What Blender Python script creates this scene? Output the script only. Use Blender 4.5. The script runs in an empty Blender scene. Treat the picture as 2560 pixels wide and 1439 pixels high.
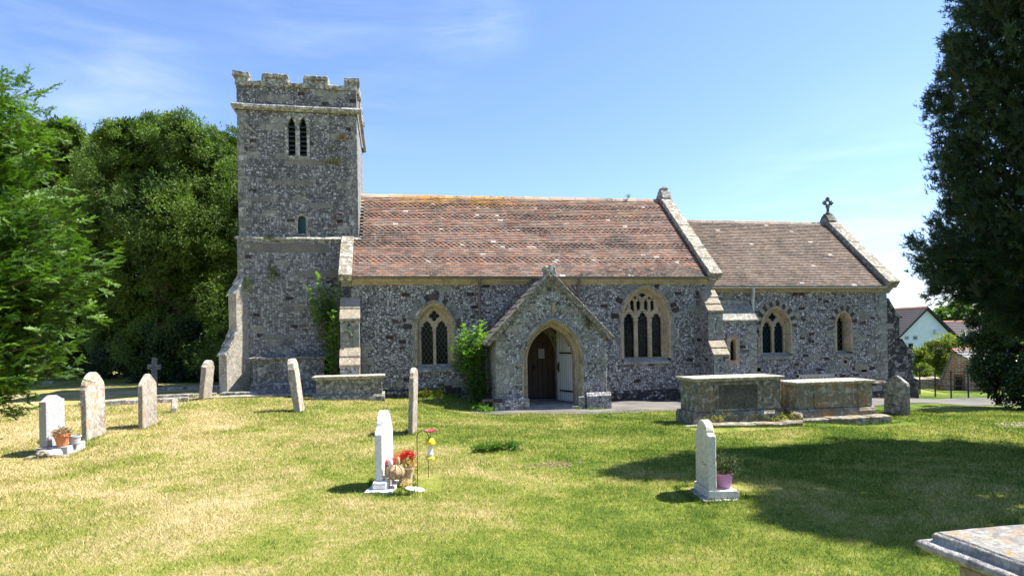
import bpy, bmesh, math, random
import numpy as np
from mathutils import Vector, Matrix
rnd = random.Random(7); NR = np.random.default_rng(11)
R = math.radians
SC = bpy.context.scene
COL = SC.collection

# ---------------------------------------------------------------- camera, sky, sun, exposure
TH, RHO, FPX, CXP, CYP = R(11), .017, 1565., 1280., 838.
CAM = np.array([1.047, -17.953, 2.1])
FW = np.array([math.sin(TH), math.cos(TH), 0.]); RT = np.array([math.cos(TH), -math.sin(TH), 0.]); UPV = np.array([0, 0, 1.])
CR = RT * math.cos(RHO) - UPV * math.sin(RHO); CU = UPV * math.cos(RHO) + RT * math.sin(RHO)
cd = bpy.data.cameras.new('camera'); co = bpy.data.objects.new('camera', cd); COL.objects.link(co)
cd.sensor_width = 36; cd.lens = FPX / 2560 * 36; cd.shift_y = (CYP - 719.5) / 2560; cd.clip_start = .05; cd.clip_end = 3000
mw = Matrix.Identity(4)
for i in range(3):
    mw[i][0] = CR[i]; mw[i][1] = CU[i]; mw[i][2] = -FW[i]; mw[i][3] = CAM[i]
co.matrix_world = mw
SC.camera = co

SUN_EL, SUN_AZ = R(56), R(2)          # azimuth measured from +x (east end of the church) towards +y
world = bpy.data.worlds.new('World'); SC.world = world; world.use_nodes = True
nt = world.node_tree; nt.nodes.clear()
def wn(t, **kw):
    n = nt.nodes.new(t)
    for k, v in kw.items(): setattr(n, k, v)
    return n
sky = wn('ShaderNodeTexSky', sky_type='NISHITA', sun_disc=False, sun_elevation=SUN_EL, sun_rotation=R(90) - SUN_AZ,
         altitude=100, air_density=1.0, dust_density=.5, ozone_density=2.2)
tcw = wn('ShaderNodeTexCoord')
mpw = wn('ShaderNodeMapping'); mpw.inputs['Scale'].default_value = (1.0, 1.0, 5.5); mpw.inputs['Rotation'].default_value = (0, .28, .25)
nt.links.new(tcw.outputs['Generated'], mpw.inputs['Vector'])
nzw = wn('ShaderNodeTexNoise'); nzw.inputs['Scale'].default_value = 3.4; nzw.inputs['Detail'].default_value = 7; nzw.inputs['Roughness'].default_value = .62; nzw.inputs['Distortion'].default_value = .5
nt.links.new(mpw.outputs[0], nzw.inputs['Vector'])
mrw = wn('ShaderNodeMapRange'); mrw.inputs[1].default_value = .40; mrw.inputs[2].default_value = .80; mrw.inputs[4].default_value = .62
nt.links.new(nzw.outputs['Fac'], mrw.inputs[0])
def wisp(px, py, rad, amt):               # a patch of sky, given by its direction, in which thin cloud may show
    d = CR * (px - CXP) / FPX - CU * (py - CYP) / FPX + FW; d = d / np.linalg.norm(d)
    v = wn('ShaderNodeVectorMath', operation='DISTANCE'); nt.links.new(tcw.outputs['Generated'], v.inputs[0]); v.inputs[1].default_value = tuple(d)
    m = wn('ShaderNodeMapRange', interpolation_type='SMOOTHSTEP'); nt.links.new(v.outputs['Value'], m.inputs[0])
    for q, x in zip((1, 2, 3, 4), (0, rad, amt, 0)): m.inputs[q].default_value = x
    return m.outputs[0]
acc = None
for a_ in ((330, 200, .15, .36), (130, 60, .20, .25), (200, 300, .16, .35), (1225, 55, .08, .36), (1120, 30, .12, .3), (1980, 500, .14, .35), (2200, 640, .3, .4), (820, 60, .3, .22)):
    o_ = wisp(*a_)
    if acc is None: acc = o_
    else:
        ad = wn('ShaderNodeMath', operation='MAXIMUM'); nt.links.new(acc, ad.inputs[0]); nt.links.new(o_, ad.inputs[1]); acc = ad.outputs[0]
cf = wn('ShaderNodeMath', operation='MULTIPLY'); nt.links.new(acc, cf.inputs[0]); nt.links.new(mrw.outputs[0], cf.inputs[1])
tint = wn('ShaderNodeMix', data_type='RGBA', blend_type='MULTIPLY'); tint.inputs['Factor'].default_value = 1; nt.links.new(sky.outputs[0], tint.inputs[6]); tint.inputs[7].default_value = (.82, .885, 1.06, 1)
mxw = wn('ShaderNodeMix', data_type='RGBA'); nt.links.new(cf.outputs[0], mxw.inputs['Factor'])
nt.links.new(tint.outputs[2], mxw.inputs[6]); mxw.inputs[7].default_value = (7.5, 7.8, 8.2, 1)
bg = wn('ShaderNodeBackground'); bg.inputs['Strength'].default_value = .088
nt.links.new(mxw.outputs[2], bg.inputs['Color'])
ow = wn('ShaderNodeOutputWorld'); nt.links.new(bg.outputs[0], ow.inputs['Surface'])
sl = bpy.data.lights.new('sun', 'SUN'); sl.energy = 5.0; sl.angle = R(.5); sl.color = (1, .94, .84)
so = bpy.data.objects.new('sun', sl); COL.objects.link(so); so.location = (20, 0, 30)
so.rotation_euler = Vector((-math.cos(SUN_EL) * math.cos(SUN_AZ), -math.cos(SUN_EL) * math.sin(SUN_AZ), -math.sin(SUN_EL))).to_track_quat('-Z', 'Y').to_euler()
SC.view_settings.view_transform = 'Standard'; SC.view_settings.look = 'None'; SC.view_settings.exposure = 1.5; SC.view_settings.gamma = 1
SC.cycles.max_bounces = 6; SC.cycles.transparent_max_bounces = 12

def D(px, py, z):                      # the place seen at a pixel of the photograph, z metres away
    return CAM + (CR * (px - CXP) / FPX - CU * (py - CYP) / FPX + FW) * z

# ---------------------------------------------------------------- tags
def tag(o, label=None, cat=None, group=None, kind=None):
    if label: o['label'] = label
    if cat: o['category'] = cat; o['kind'] = 'thing'
    if group: o['group'] = group
    if kind: o['kind'] = kind
    return o
def thing(name, label, cat, loc=(0, 0, 0), rz=0, group=None, rot=None):
    o = bpy.data.objects.new(name, None); COL.objects.link(o); o.empty_display_size = .2
    o.location = loc; o.rotation_euler = rot if rot else (0, 0, rz)
    return tag(o, label, cat, group)

# ---------------------------------------------------------------- material kit
class MT:
    def __init__(s, name, rough=.9):
        s.m = bpy.data.materials.new(name); s.m.use_nodes = True; s.t = s.m.node_tree
        s.b = s.t.nodes['Principled BSDF']; s.out = s.t.nodes['Material Output']
        s.b.inputs['Roughness'].default_value = rough
        s.b.inputs['Specular IOR Level'].default_value = .25
        s.tc = s.t.nodes.new('ShaderNodeTexCoord'); s.co = s.tc.outputs['Object']
    def n(s, typ, ins={}, **kw):
        n = s.t.nodes.new('ShaderNode' + typ)
        for k, v in kw.items(): setattr(n, k, v)
        for k, v in ins.items(): s.put(n.inputs[k], v)
        return n
    def put(s, sock, v):
        if isinstance(v, bpy.types.NodeSocket): s.t.links.new(v, sock)
        elif isinstance(v, (tuple, list)) and sock.type == 'RGBA' and len(v) == 3: sock.default_value = (*v, 1)
        else: sock.default_value = v
    def noise(s, scale, detail=4, rough=.55, vec=None, dist=0):
        return s.n('TexNoise', {'Vector': vec or s.co, 'Scale': scale, 'Detail': detail, 'Roughness': rough, 'Distortion': dist}).outputs['Fac']
    def mul(s, vec, sc):
        return s.n('VectorMath', {0: vec, 1: sc}, operation='MULTIPLY').outputs[0]
    def add(s, vec, sc):
        return s.n('VectorMath', {0: vec, 1: sc}, operation='ADD').outputs[0]
    def mr(s, v, a, b, c=0., d=1.):
        return s.n('MapRange', {0: v, 1: a, 2: b, 3: c, 4: d}).outputs[0]
    def math(s, op, a, b=0.):
        return s.n('Math', {0: a, 1: b}, operation=op).outputs[0]
    def mix(s, f, a, b, mode='MIX'):
        n = s.n('Mix', data_type='RGBA', blend_type=mode)
        s.put(n.inputs['Factor'], f); s.put(n.inputs[6], a); s.put(n.inputs[7], b)
        return n.outputs[2]
    def ramp(s, f, stops, interp='LINEAR'):
        n = s.n('ValToRGB', {0: f}); cr = n.color_ramp; cr.interpolation = interp
        while len(cr.elements) < len(stops): cr.elements.new(.5)
        for e, (p, c) in zip(cr.elements, stops): e.position = p; e.color = (*c, 1) if isinstance(c, tuple) else (c, c, c, 1)
        return n.outputs[0]
    def attr(s, name='col'): return s.n('Attribute', attribute_name=name).outputs['Color']
    def jit(s, scale, amt):
        c = s.n('TexNoise', {'Vector': s.co, 'Scale': scale, 'Detail': 2}).outputs['Color']
        c = s.n('VectorMath', {0: c, 1: (.5, .5, .5)}, operation='SUBTRACT').outputs[0]
        return s.add(s.co, s.n('VectorMath', {0: c, 3: amt}, operation='SCALE').outputs[0])
    def bump(s, h, st=.5, dist=.02):
        s.put(s.b.inputs['Normal'], s.n('Bump', {'Strength': st, 'Distance': dist, 'Height': h}).outputs[0])
    def base(s, c): s.put(s.b.inputs['Base Color'], c); return s

def plain(name, c, rough=.7, var=.25, scale=12, metal=0, bump=0):
    k = MT(name, rough); f = k.noise(scale, 5)
    k.base(k.mix(k.mr(f, .3, .7), tuple(x * (1 - var) for x in c), tuple(min(1, x * (1 + var)) for x in c)))
    k.b.inputs['Metallic'].default_value = metal
    if bump: k.bump(f, bump, .01)
    return k.m

def flint(name, cell, stops, mortar, blocks=.9, dark=.5, blob=0., rows=None, blockc=((.21, .205, .175), (.085, .06, .05))):
    k = MT(name, .8)
    v = k.jit(5., .07); vc = k.mul(v, cell)
    if rows:
        sep = k.n('SeparateXYZ', {0: v}); x = k.math('ADD', sep.outputs[0], sep.outputs[1])
    vo = k.n('TexVoronoi', {'Vector': vc, 'Scale': 1.0, 'Randomness': rows or .78}, feature='F1', voronoi_dimensions='3D')
    ve = k.n('TexVoronoi', {'Vector': vc, 'Scale': 1.0, 'Randomness': rows or .78}, feature='DISTANCE_TO_EDGE', voronoi_dimensions='3D')
    rr = k.n('SeparateColor', {0: vo.outputs['Color']})
    fc = k.ramp(rr.outputs[0], stops)
    fc = k.mix(k.mr(k.noise(45, 3), .4, .75, 0, .35), fc, (.06, .06, .065))
    em = k.mr(ve.outputs[0], .02, .12)
    c = k.mix(em, mortar, fc)
    # squared blocks of stone scattered among the flints
    sp = k.n('SeparateXYZ', {0: k.jit(2.5, .05)})
    uv = k.n('CombineXYZ', {0: k.math('ADD', sp.outputs[0], sp.outputs[1]), 1: sp.outputs[2]}).outputs[0]
    br = k.n('TexBrick', {'Vector': uv, 'Color1': (0, 0, 0, 1), 'Color2': (1, 1, 1, 1), 'Mortar': (.5, .5, .5, 1), 'Scale': 1., 'Mortar Size': .012, 'Brick Width': .42, 'Row Height': .21, 'Bias': 0.}, offset=.37)
    bm_ = k.math('GREATER_THAN', br.outputs[0], blocks)
    br2 = k.n('TexBrick', {'Vector': uv, 'Color1': (0, 0, 0, 1), 'Color2': (1, 1, 1, 1), 'Mortar': (.5, .5, .5, 1), 'Scale': 1., 'Mortar Size': .01, 'Brick Width': .23, 'Row Height': .12, 'Bias': 0.}, offset=.5)
    bm2 = k.math('GREATER_THAN', br2.outputs[0], .972)
    sn = k.noise(9, 6, .65)
    bc = k.mix(k.mr(sn, .35, .65), tuple(x * .7 for x in blockc[0]), tuple(x * 1.45 for x in blockc[0]))
    c = k.mix(bm_, c, bc)
    c = k.mix(bm2, c, k.mix(k.mr(sn, .35, .65), blockc[1], tuple(x * .4 for x in blockc[1])))
    dn = k.noise(.9, 6, .62)
    c = k.mix(k.mr(dn, .5, .66, 0, dark), c, (.035, .032, .028), 'MIX')
    if blob:
        lv = k.n('TexVoronoi', {'Vector': k.jit(7, .18), 'Scale': 2.6, 'Randomness': 1.}, feature='F1')
        lr = k.n('SeparateColor', {0: lv.outputs['Color']}).outputs[1]
        rad = k.mr(lr, .35, 1., 0., .30)
        lm = k.math('LESS_THAN', lv.outputs['Distance'], rad)
        lv2 = k.n('TexVoronoi', {'Vector': k.jit(14, .08), 'Scale': 7., 'Randomness': 1.}, feature='F1')
        lr2 = k.n('SeparateColor', {0: lv2.outputs['Color']}).outputs[1]
        lm2 = k.math('LESS_THAN', lv2.outputs['Distance'], k.mr(lr2, .45, 1., 0., .42))
        lm = k.math('MAXIMUM', lm, lm2)
        c = k.mix(k.math('MULTIPLY', lm, blob), c, k.mix(k.mr(k.noise(30, 4), .35, .65), (.30, .30, .27), (.62, .62, .57)))
    k.base(c)
    k.put(k.b.inputs['Roughness'], k.mr(rr.outputs[1], 0, 1, .45, .95))
    k.bump(k.math('ADD', k.math('MULTIPLY', k.math('SUBTRACT', 1., bm_), em), k.math('MULTIPLY', k.noise(30, 3), .5)), .8, .03)
    return k.m

def stone(name, c, dirt=(.07, .065, .055), dirtamt=.55, lichen=.0, orange=.0, scale=3., bump=.5, useattr=False, white=.0):
    k = MT(name, .92)
    f = k.noise(scale, 8, .68); f2 = k.noise(scale * 9, 5, .6)
    a = k.attr() if useattr else c
    lo = k.mix(1., a, (.68, .68, .68), 'MULTIPLY'); hi = k.mix(1., a, (1.25, 1.25, 1.25), 'MULTIPLY')
    col = k.mix(k.mr(f2, .3, .7), lo, hi)
    col = k.mix(k.mr(f, .46, .62, 0, dirtamt), col, dirt)
    col = k.mix(k.mr(k.noise(scale * 5.3, 6, .7, vec=k.add(k.co, (2, 5, 9))), .54, .62, 0, dirtamt * .8), col, tuple(q * .75 for q in dirt))
    if white:
        vw = k.n('TexVoronoi', {'Vector': k.jit(9, .12), 'Scale': 5.5}, feature='F1')
        rw = k.n('SeparateColor', {0: vw.outputs['Color']}).outputs[0]
        m = k.math('LESS_THAN', vw.outputs['Distance'], k.mr(rw, .3, 1, 0, .42))
        col = k.mix(k.math('MULTIPLY', m, white), col, (.58, .58, .53))
    if lichen:
        g = k.noise(scale * 4.5, 8, .75, dist=.6)
        col = k.mix(k.mr(g, .51, .57, 0, min(1, lichen * 1.3)), col, (.55, .54, .48))
    if orange:
        g = k.noise(scale * 1.6 + .8, 9, .72, vec=k.add(k.co, (3.1, 7.7, 1.3)), dist=.15)
        col = k.mix(k.math('MULTIPLY', k.mr(g, .52, .58, 0, orange), k.mr(k.noise(28, 4, .7), .42, .52)) if orange < 2 else 0., col, k.mix(k.noise(40, 2), (.36, .17, .02), (.22, .13, .05)))
    k.base(col)
    k.bump(k.math('ADD', f2, k.math('MULTIPLY', f, 1.5)), bump, .02)
    return k.m

def tile_mat(name, grey, orange_ridge):
    k = MT(name, .85)
    c = k.mix(k.mr(k.noise(35, 4), .3, .7), k.mix(1., k.attr(), (.72, .72, .72), 'MULTIPLY'), k.mix(1., k.attr(), (1.22, 1.22, 1.22), 'MULTIPLY'))
    big = k.noise(.55, 5, .6, vec=k.mul(k.co, (1., 1.7, 1.7)))
    fine = k.noise(13, 6, .75)
    m = k.math('MULTIPLY', k.mr(big, .5, .6), k.mr(fine, .44, .52))
    c = k.mix(k.math('MULTIPLY', m, grey), c, (.035, .032, .03))
    g2 = k.noise(1.3, 6, .6, vec=k.add(k.co, (9, 4, 2)))
    c = k.mix(k.mr(g2, .48, .7, 0, .4), c, (.25, .20, .16))
    if orange_ridge:
        sp = k.n('SeparateXYZ', {0: k.co})
        hz = k.mr(sp.outputs[2], 6.2, 6.95); hx = k.math('MULTIPLY', k.mr(sp.outputs[0], .6, 2.2), k.mr(sp.outputs[0], 6.5, 4.2))
        o = k.math('MULTIPLY', k.math('MULTIPLY', hz, hx), k.mr(k.noise(5, 6, .7, vec=k.mul(k.co, (.6, 1, 2))), .46, .56))
        c = k.mix(o, c, (.48, .24, .02))
    w = k.noise(9, 5, .7, vec=k.add(k.co, (5, 1, 8)))
    c = k.mix(k.mr(w, .70, .74, 0, .5), c, (.5, .47, .42))
    k.base(c); k.bump(k.noise(60, 3), .3, .006)
    return k.m

def leaf_mat(name, dark, light, trans=.35, rough=.55, spec=.35):
    k = MT(name, rough); k.b.inputs['Specular IOR Level'].default_value = spec
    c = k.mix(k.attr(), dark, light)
    k.base(c)
    tr = k.n('BsdfTranslucent', {'Color': k.mix(1., c, (1.35, 1.5, .6), 'MULTIPLY')})
    ms = k.n('MixShader', {0: trans, 1: k.b.outputs[0], 2: tr.outputs[0]})
    k.t.links.new(ms.outputs[0], k.out.inputs['Surface'])
    return k.m

def grass_color(k, blades):
    p = k.n('NewGeometry').outputs['Position']
    p = k.mul(p, (1, 1, 0))
    n1 = k.noise(.5, 4, .6, vec=p, dist=.6); n2 = k.noise(2.6, 6, .72, vec=p); n3 = k.noise(14, 5, .75, vec=p)
    s = k.n('SeparateXYZ', {0: p})
    g = k.mr(s.outputs[0], -3.5, 5.5, .06, -.20)
    t = k.math('ADD', k.math('ADD', k.math('MULTIPLY', n1, .85), k.math('MULTIPLY', n2, .62)), g)
    t = k.math('ADD', t, k.math('MULTIPLY', n3, .45))
    t = k.math('ADD', t, k.math('MULTIPLY', k.mr(s.outputs[1], 3, 9), -.12))
    if blades:
        t = k.math('ADD', t, k.math('MULTIPLY', k.math('SUBTRACT', k.n('SeparateColor', {0: k.attr()}).outputs[0], .5), .34))
    c = k.ramp(k.mr(t, .67, 1.20), [(0., (.082, .142, .020)), (.28, (.215, .268, .046)), (.5, (.345, .330, .105)), (.7, (.475, .395, .205)), (1., (.60, .48, .315))])
    if blades: c = k.mix(k.mr(k.n('SeparateColor', {0: k.attr()}).outputs[0], 0, 1, 0, 1), k.mix(1., c, (.66, .68, .62), 'MULTIPLY'), k.mix(1., c, (1.32, 1.3, 1.25), 'MULTIPLY'))
    if not blades:
        c = k.mix(k.mr(k.noise(60, 3, .7, vec=p), .35, .7), k.mix(1., c, (.62, .60, .55), 'MULTIPLY'), k.mix(1., c, (1.1, 1.1, 1.05), 'MULTIPLY'))
        bare = k.mr(k.noise(.8, 5, .7, vec=k.add(p, (31, 17, 0))), .7, .76)
        c = k.mix(bare, c, (.26, .19, .12))
    return c, n3

# ---------------------------------------------------------------- mesh kit
class MB:
    def __init__(s): s.v = []; s.f = []; s.c = []
    def add(s, vs, fs, col=None):
        o = len(s.v); s.v += [tuple(map(float, p)) for p in vs]
        for f in fs: s.f.append([i + o for i in f]); s.c.append(col or (.5, .5, .5))
        return s
    def box(s, x0, x1, y0, y1, z0, z1, col=None):
        return s.add([(x, y, z) for z in (z0, z1) for y in (y0, y1) for x in (x0, x1)],
                     [(0, 2, 3, 1), (4, 5, 7, 6), (0, 1, 5, 4), (2, 6, 7, 3), (0, 4, 6, 2), (1, 3, 7, 5)], col)
    def prism(s, poly, axis, lo, hi, col=None):
        n = len(poly)
        def P(a, b, t): return {'x': (t, a, b), 'y': (a, t, b), 'z': (a, b, t)}[axis]
        vs = [P(a, b, lo) for a, b in poly] + [P(a, b, hi) for a, b in poly]
        return s.add(vs, [list(range(n))[::-1], list(range(n, 2 * n))] + [(i, (i + 1) % n, n + (i + 1) % n, n + i) for i in range(n)], col)
    def tube(s, pts, r, n=8, col=None, cap=True):
        pts = [Vector(p) for p in pts]; rs = r if isinstance(r, (list, tuple)) else [r] * len(pts)
        vs = []; N = None
        for i, p in enumerate(pts):
            t = (pts[min(i + 1, len(pts) - 1)] - pts[max(i - 1, 0)]).normalized()
            if N is None: N = t.orthogonal().normalized()
            else: N = (N - t * N.dot(t)).normalized()
            B = t.cross(N)
            for j in range(n):
                a = 2 * math.pi * j / n; vs.append(p + (N * math.cos(a) + B * math.sin(a)) * rs[i])
        fs = [(i * n + j, i * n + (j + 1) % n, (i + 1) * n + (j + 1) % n, (i + 1) * n + j) for i in range(len(pts) - 1) for j in range(n)]
        if cap: fs += [list(range(n))[::-1], [(len(pts) - 1) * n + j for j in range(n)]]
        return s.add(vs, fs, col)
    def lathe(s, prof, c=(0, 0, 0), n=20, col=None, sx=1, sy=1):
        vs = []
        for r, z in prof:
            for j in range(n):
                a = 2 * math.pi * j / n; vs.append((c[0] + r * math.cos(a) * sx, c[1] + r * math.sin(a) * sy, c[2] + z))
        m = len(prof)
        fs = [(i * n + j, i * n + (j + 1) % n, (i + 1) * n + (j + 1) % n, (i + 1) * n + j) for i in range(m - 1) for j in range(n)]
        fs += [list(range(n))[::-1], [(m - 1) * n + j for j in range(n)]]
        return s.add(vs, fs, col)
    def ball(s, c, r, sc=(1, 1, 1), n=10, col=None, jit=0):
        prof = []
        o = len(s.v)
        s.lathe([(max(.001, r * math.sin(math.pi * i / n)), -r * math.cos(math.pi * i / n)) for i in range(n + 1)], (0, 0, 0), n + 4, col)
        for i in range(o, len(s.v)):
            p = s.v[i]; q = 1 + (rnd.random() - .5) * jit
            s.v[i] = (c[0] + p[0] * sc[0] * q, c[1] + p[1] * sc[1] * q, c[2] + p[2] * sc[2] * q)
        return s
    def loft(s, rings, closed=False, col=None):
        n = len(rings[0]); vs = [p for r in rings for p in r]; fs = []
        for i in range(len(rings) - 1):
            for j in range(n if closed else n - 1):
                fs.append((i * n + j, i * n + (j + 1) % n, (i + 1) * n + (j + 1) % n, (i + 1) * n + j))
        return s.add(vs, fs, col)
    def mesh(s, name, bevel=0, seg=1, smooth=False, recalc=True, cols=True):
        me = bpy.data.meshes.new(name); me.from_pydata(s.v, [], s.f)
        if cols:
            ca = me.color_attributes.new('col', 'FLOAT_COLOR', 'CORNER')
            arr = np.ones((len(me.loops), 4), np.float32); k = 0
            for f, c in zip(s.f, s.c):
                arr[k:k + len(f), :3] = c; k += len(f)
            ca.data.foreach_set('color', arr.ravel())
        if recalc or bevel:
            b = bmesh.new(); b.from_mesh(me)
            if bevel: bmesh.ops.remove_doubles(b, verts=b.verts, dist=1e-5)
            bmesh.ops.recalc_face_normals(b, faces=b.faces)
            if bevel:
                es = [e for e in b.edges if len(e.link_faces) == 2 and e.calc_face_angle(0) > .6]
                bmesh.ops.bevel(b, geom=es, offset=bevel, segments=seg, profile=.6, affect='EDGES', clamp_overlap=True)
            b.to_mesh(me); b.free()
        if smooth:
            for p in me.polygons: p.use_smooth = True
        return me
    def build(s, name, mat, parent=None, **kw):
        return link(name, s.mesh(name, **kw), mat, parent)
def link(name, me, mat, parent=None, loc=None):
    o = bpy.data.objects.new(name, me); COL.objects.link(o)
    if mat: me.materials.append(mat)
    if parent: o.parent = parent
    if loc is not None: o.location = loc
    return o
def rough(o, amt, scale, cuts=2, lvl=None):
    """break the clean surface of a hewn or weathered block"""
    b = bmesh.new(); b.from_mesh(o.data)
    bmesh.ops.triangulate(b, faces=[f for f in b.faces if len(f.verts) > 4])
    for _ in range(cuts):
        L = lvl or .12
        es = [e for e in b.edges if e.calc_length() > L]
        if not es: break
        bmesh.ops.subdivide_edges(b, edges=es, cuts=1, use_grid_fill=True)
    from mathutils import noise as mn
    for v in b.verts:
        d = mn.noise_vector(v.co * scale + Vector((3, 5, o.name.__len__())))
        v.co += d * amt
    b.to_mesh(o.data); b.free()
    return o

def plate(outer, holes, y0, y1):
    """a wall or slab in the x-z plane with holes right through it -> (verts, faces)"""
    cu = bpy.data.curves.new('t', 'CURVE'); cu.dimensions = '2D'; cu.fill_mode = 'BOTH'; cu.extrude = abs(y1 - y0) / 2
    for poly in [outer] + holes:
        sp = cu.splines.new('POLY'); sp.points.add(len(poly) - 1); sp.use_cyclic_u = True
        for p, q in zip(sp.points, poly): p.co = (q[0], q[1], 0, 1)
    ob = bpy.data.objects.new('t', cu); COL.objects.link(ob)
    dg = bpy.context.evaluated_depsgraph_get(); me = bpy.data.meshes.new_from_object(ob.evaluated_get(dg))
    ym = (y0 + y1) / 2
    vs = [(v.co.x, ym + v.co.z, v.co.y) for v in me.vertices]; fs = [tuple(p.vertices) for p in me.polygons]
    bpy.data.objects.remove(ob); bpy.data.curves.remove(cu); bpy.data.meshes.remove(me)
    return vs, fs

def arch(cx, z0, hw, spring, rise, n=14, off=0.):
    """outline of a pointed opening, from bottom right round to bottom left"""
    c = (hw * hw - rise * rise) / (2 * hw); r = hw - c
    hw2, r2 = hw + off, r + off
    ap = math.acos(max(-1, min(1, -c / r2)))
    right = [(cx + c + r2 * math.cos(ap * i / n), spring + r2 * math.sin(ap * i / n)) for i in range(n + 1)]
    left = [(2 * cx - x, z) for x, z in right[:-1]][::-1]
    return [(cx + hw2, z0)] + right + left + [(cx - hw2, z0)]

def light(cx, z0, w, spring, h):
    """a cusped light: straight sides with a five-lobed head"""
    half = [(.5, 0), (.37, .02), (.47, .13), (.49, .28), (.43, .42), (.27, .44), (.32, .54), (.31, .68), (.22, .82), (.09, .92), (0, 1.08)]
    pts = [(cx + w / 2, z0)] + [(cx + a * w, spring + b * h) for a, b in half]
    return pts + [(cx - a * w, spring + b * h) for a, b in half[:-1]][::-1] + [(cx - w / 2, z0)]
def quatrefoil(cx, cz, d, rr, n=40):
    out = []
    for i in range(n):
        a = 2 * math.pi * i / n; ph = min(abs((a - k * math.pi / 2 + math.pi) % (2 * math.pi) - math.pi) for k in range(4))
        q = d * math.cos(ph) + math.sqrt(max(0, rr * rr - (d * math.sin(ph)) ** 2)); out.append((cx + q * math.cos(a), cz + q * math.sin(a)))
    return out

# ---------------------------------------------------------------- materials
M = {}
nav = [(0, (.10, .092, .088)), (.12, (.19, .18, .175)), (.22, (.31, .30, .292)), (.55, (.41, .40, .39)), (.85, (.53, .52, .505)), (1, (.72, .71, .69))]
M['flint'] = flint('flint_nave', (13.5, 13.5, 16.5), nav, (.095, .085, .078), blocks=.94, dark=.06)
M['flint_tower'] = flint('flint_tower', (13, 13, 17), [(0, (.12, .115, .11)), (.2, (.20, .195, .19)), (.6, (.31, .305, .30)), (.85, (.42, .415, .405)), (1, (.58, .575, .555))], (.10, .093, .086), blocks=.88, dark=.26, blob=.48, rows=.6)
M['flint_porch'] = flint('flint_porch', (14.5, 14.5, 15.5), nav, (.15, .14, .125), blocks=.80, dark=.32, blob=.5, blockc=((.20, .19, .16), (.10, .075, .06)))
M['flint_chancel'] = flint('flint_chancel', (13, 13, 15), nav, (.095, .085, .078), blocks=.94, dark=.10, blockc=((.22, .215, .175), (.085, .05, .042)))
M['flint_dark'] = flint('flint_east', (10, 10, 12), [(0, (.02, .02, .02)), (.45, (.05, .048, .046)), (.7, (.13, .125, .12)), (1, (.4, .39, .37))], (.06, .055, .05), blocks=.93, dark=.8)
M['dressing'] = stone('window_stone', (.41, .325, .205), dirt=(.17, .125, .09), dirtamt=.6, lichen=.25, scale=3.2, bump=.35)
M['ashlar'] = stone('grey_ashlar', (.25, .242, .21), dirt=(.12, .11, .09), dirtamt=.6, lichen=.3, white=.35, scale=2.)
M['coping'] = stone('weathered_coping', (.25, .225, .175), dirt=(.10, .09, .07), dirtamt=.6, lichen=.5, white=.6, orange=.12, scale=2.)
M['weathering'] = stone('buttress_slab', (.29, .245, .18), dirt=(.2, .16, .11), dirtamt=.5, lichen=.25, scale=2.)
M['parapet'] = stone('lichened_parapet', (.27, .265, .23), dirt=(.07, .065, .055), dirtamt=.65, lichen=.65, white=.7, scale=2.6, bump=.9)
M['voussoir'] = stone('voussoir_ring', None, dirtamt=.3, useattr=True, scale=4)
M['tiles'] = tile_mat('clay_tiles', .9, True); M['tiles_dark'] = tile_mat('brown_tiles', .55, False)
M['porchtile'] = stone('stone_slates', (.11, .095, .078), dirt=(.04, .035, .03), dirtamt=.6, lichen=.35, scale=3)
M['gutter'] = plain('grey_gutter', (.16, .16, .15), .5); M['gutterpale'] = plain('pale_gutter', (.42, .42, .39), .5)
M['pipe'] = plain('brown_pipe', (.15, .115, .10), .55); M['pipepale'] = plain('pale_pipe', (.50, .51, .50), .45)
M['oak'] = None
k = MT('oak_planks', .75); s_ = k.n('SeparateXYZ', {0: k.co})
pl = k.math('FRACT', k.math('MULTIPLY', s_.outputs[0], 6.2)); gap = k.mr(k.math('ABSOLUTE', k.math('SUBTRACT', pl, .5)), .44, .49)
gr = k.noise(14, 6, .6, vec=k.mul(k.co, (3, 3, .25)))
c_ = k.mix(k.mr(gr, .3, .7), (.06, .038, .026), (.15, .10, .07)); k.base(k.mix(gap, c_, (.012, .009, .007))); k.bump(gr, .3, .01); M['oak'] = k.m
k = MT('painted_boards', .55); s_ = k.n('SeparateXYZ', {0: k.co})
pl = k.math('FRACT', k.math('MULTIPLY', s_.outputs[0], 11)); gap = k.mr(k.math('ABSOLUTE', k.math('SUBTRACT', pl, .5)), .40, .48)
gr = k.noise(8, 5, .6, vec=k.mul(k.co, (2, 2, .3)))
k.base(k.mix(gap, k.mix(k.mr(gr, .35, .7), (.58, .58, .57), (.44, .43, .41)), (.12, .12, .12))); M['boards'] = k.m
M['iron'] = plain('black_iron', (.02, .02, .022), .5); M['paper'] = plain('paper', (.6, .58, .54), .8, .08)
M['louvre'] = plain('louvre_slats', (.055, .058, .062), .6); M['teal'] = plain('teal_board', (.035, .10, .115), .6)
M['black'] = plain('dark_void', (.006, .006, .007), .9)
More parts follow.
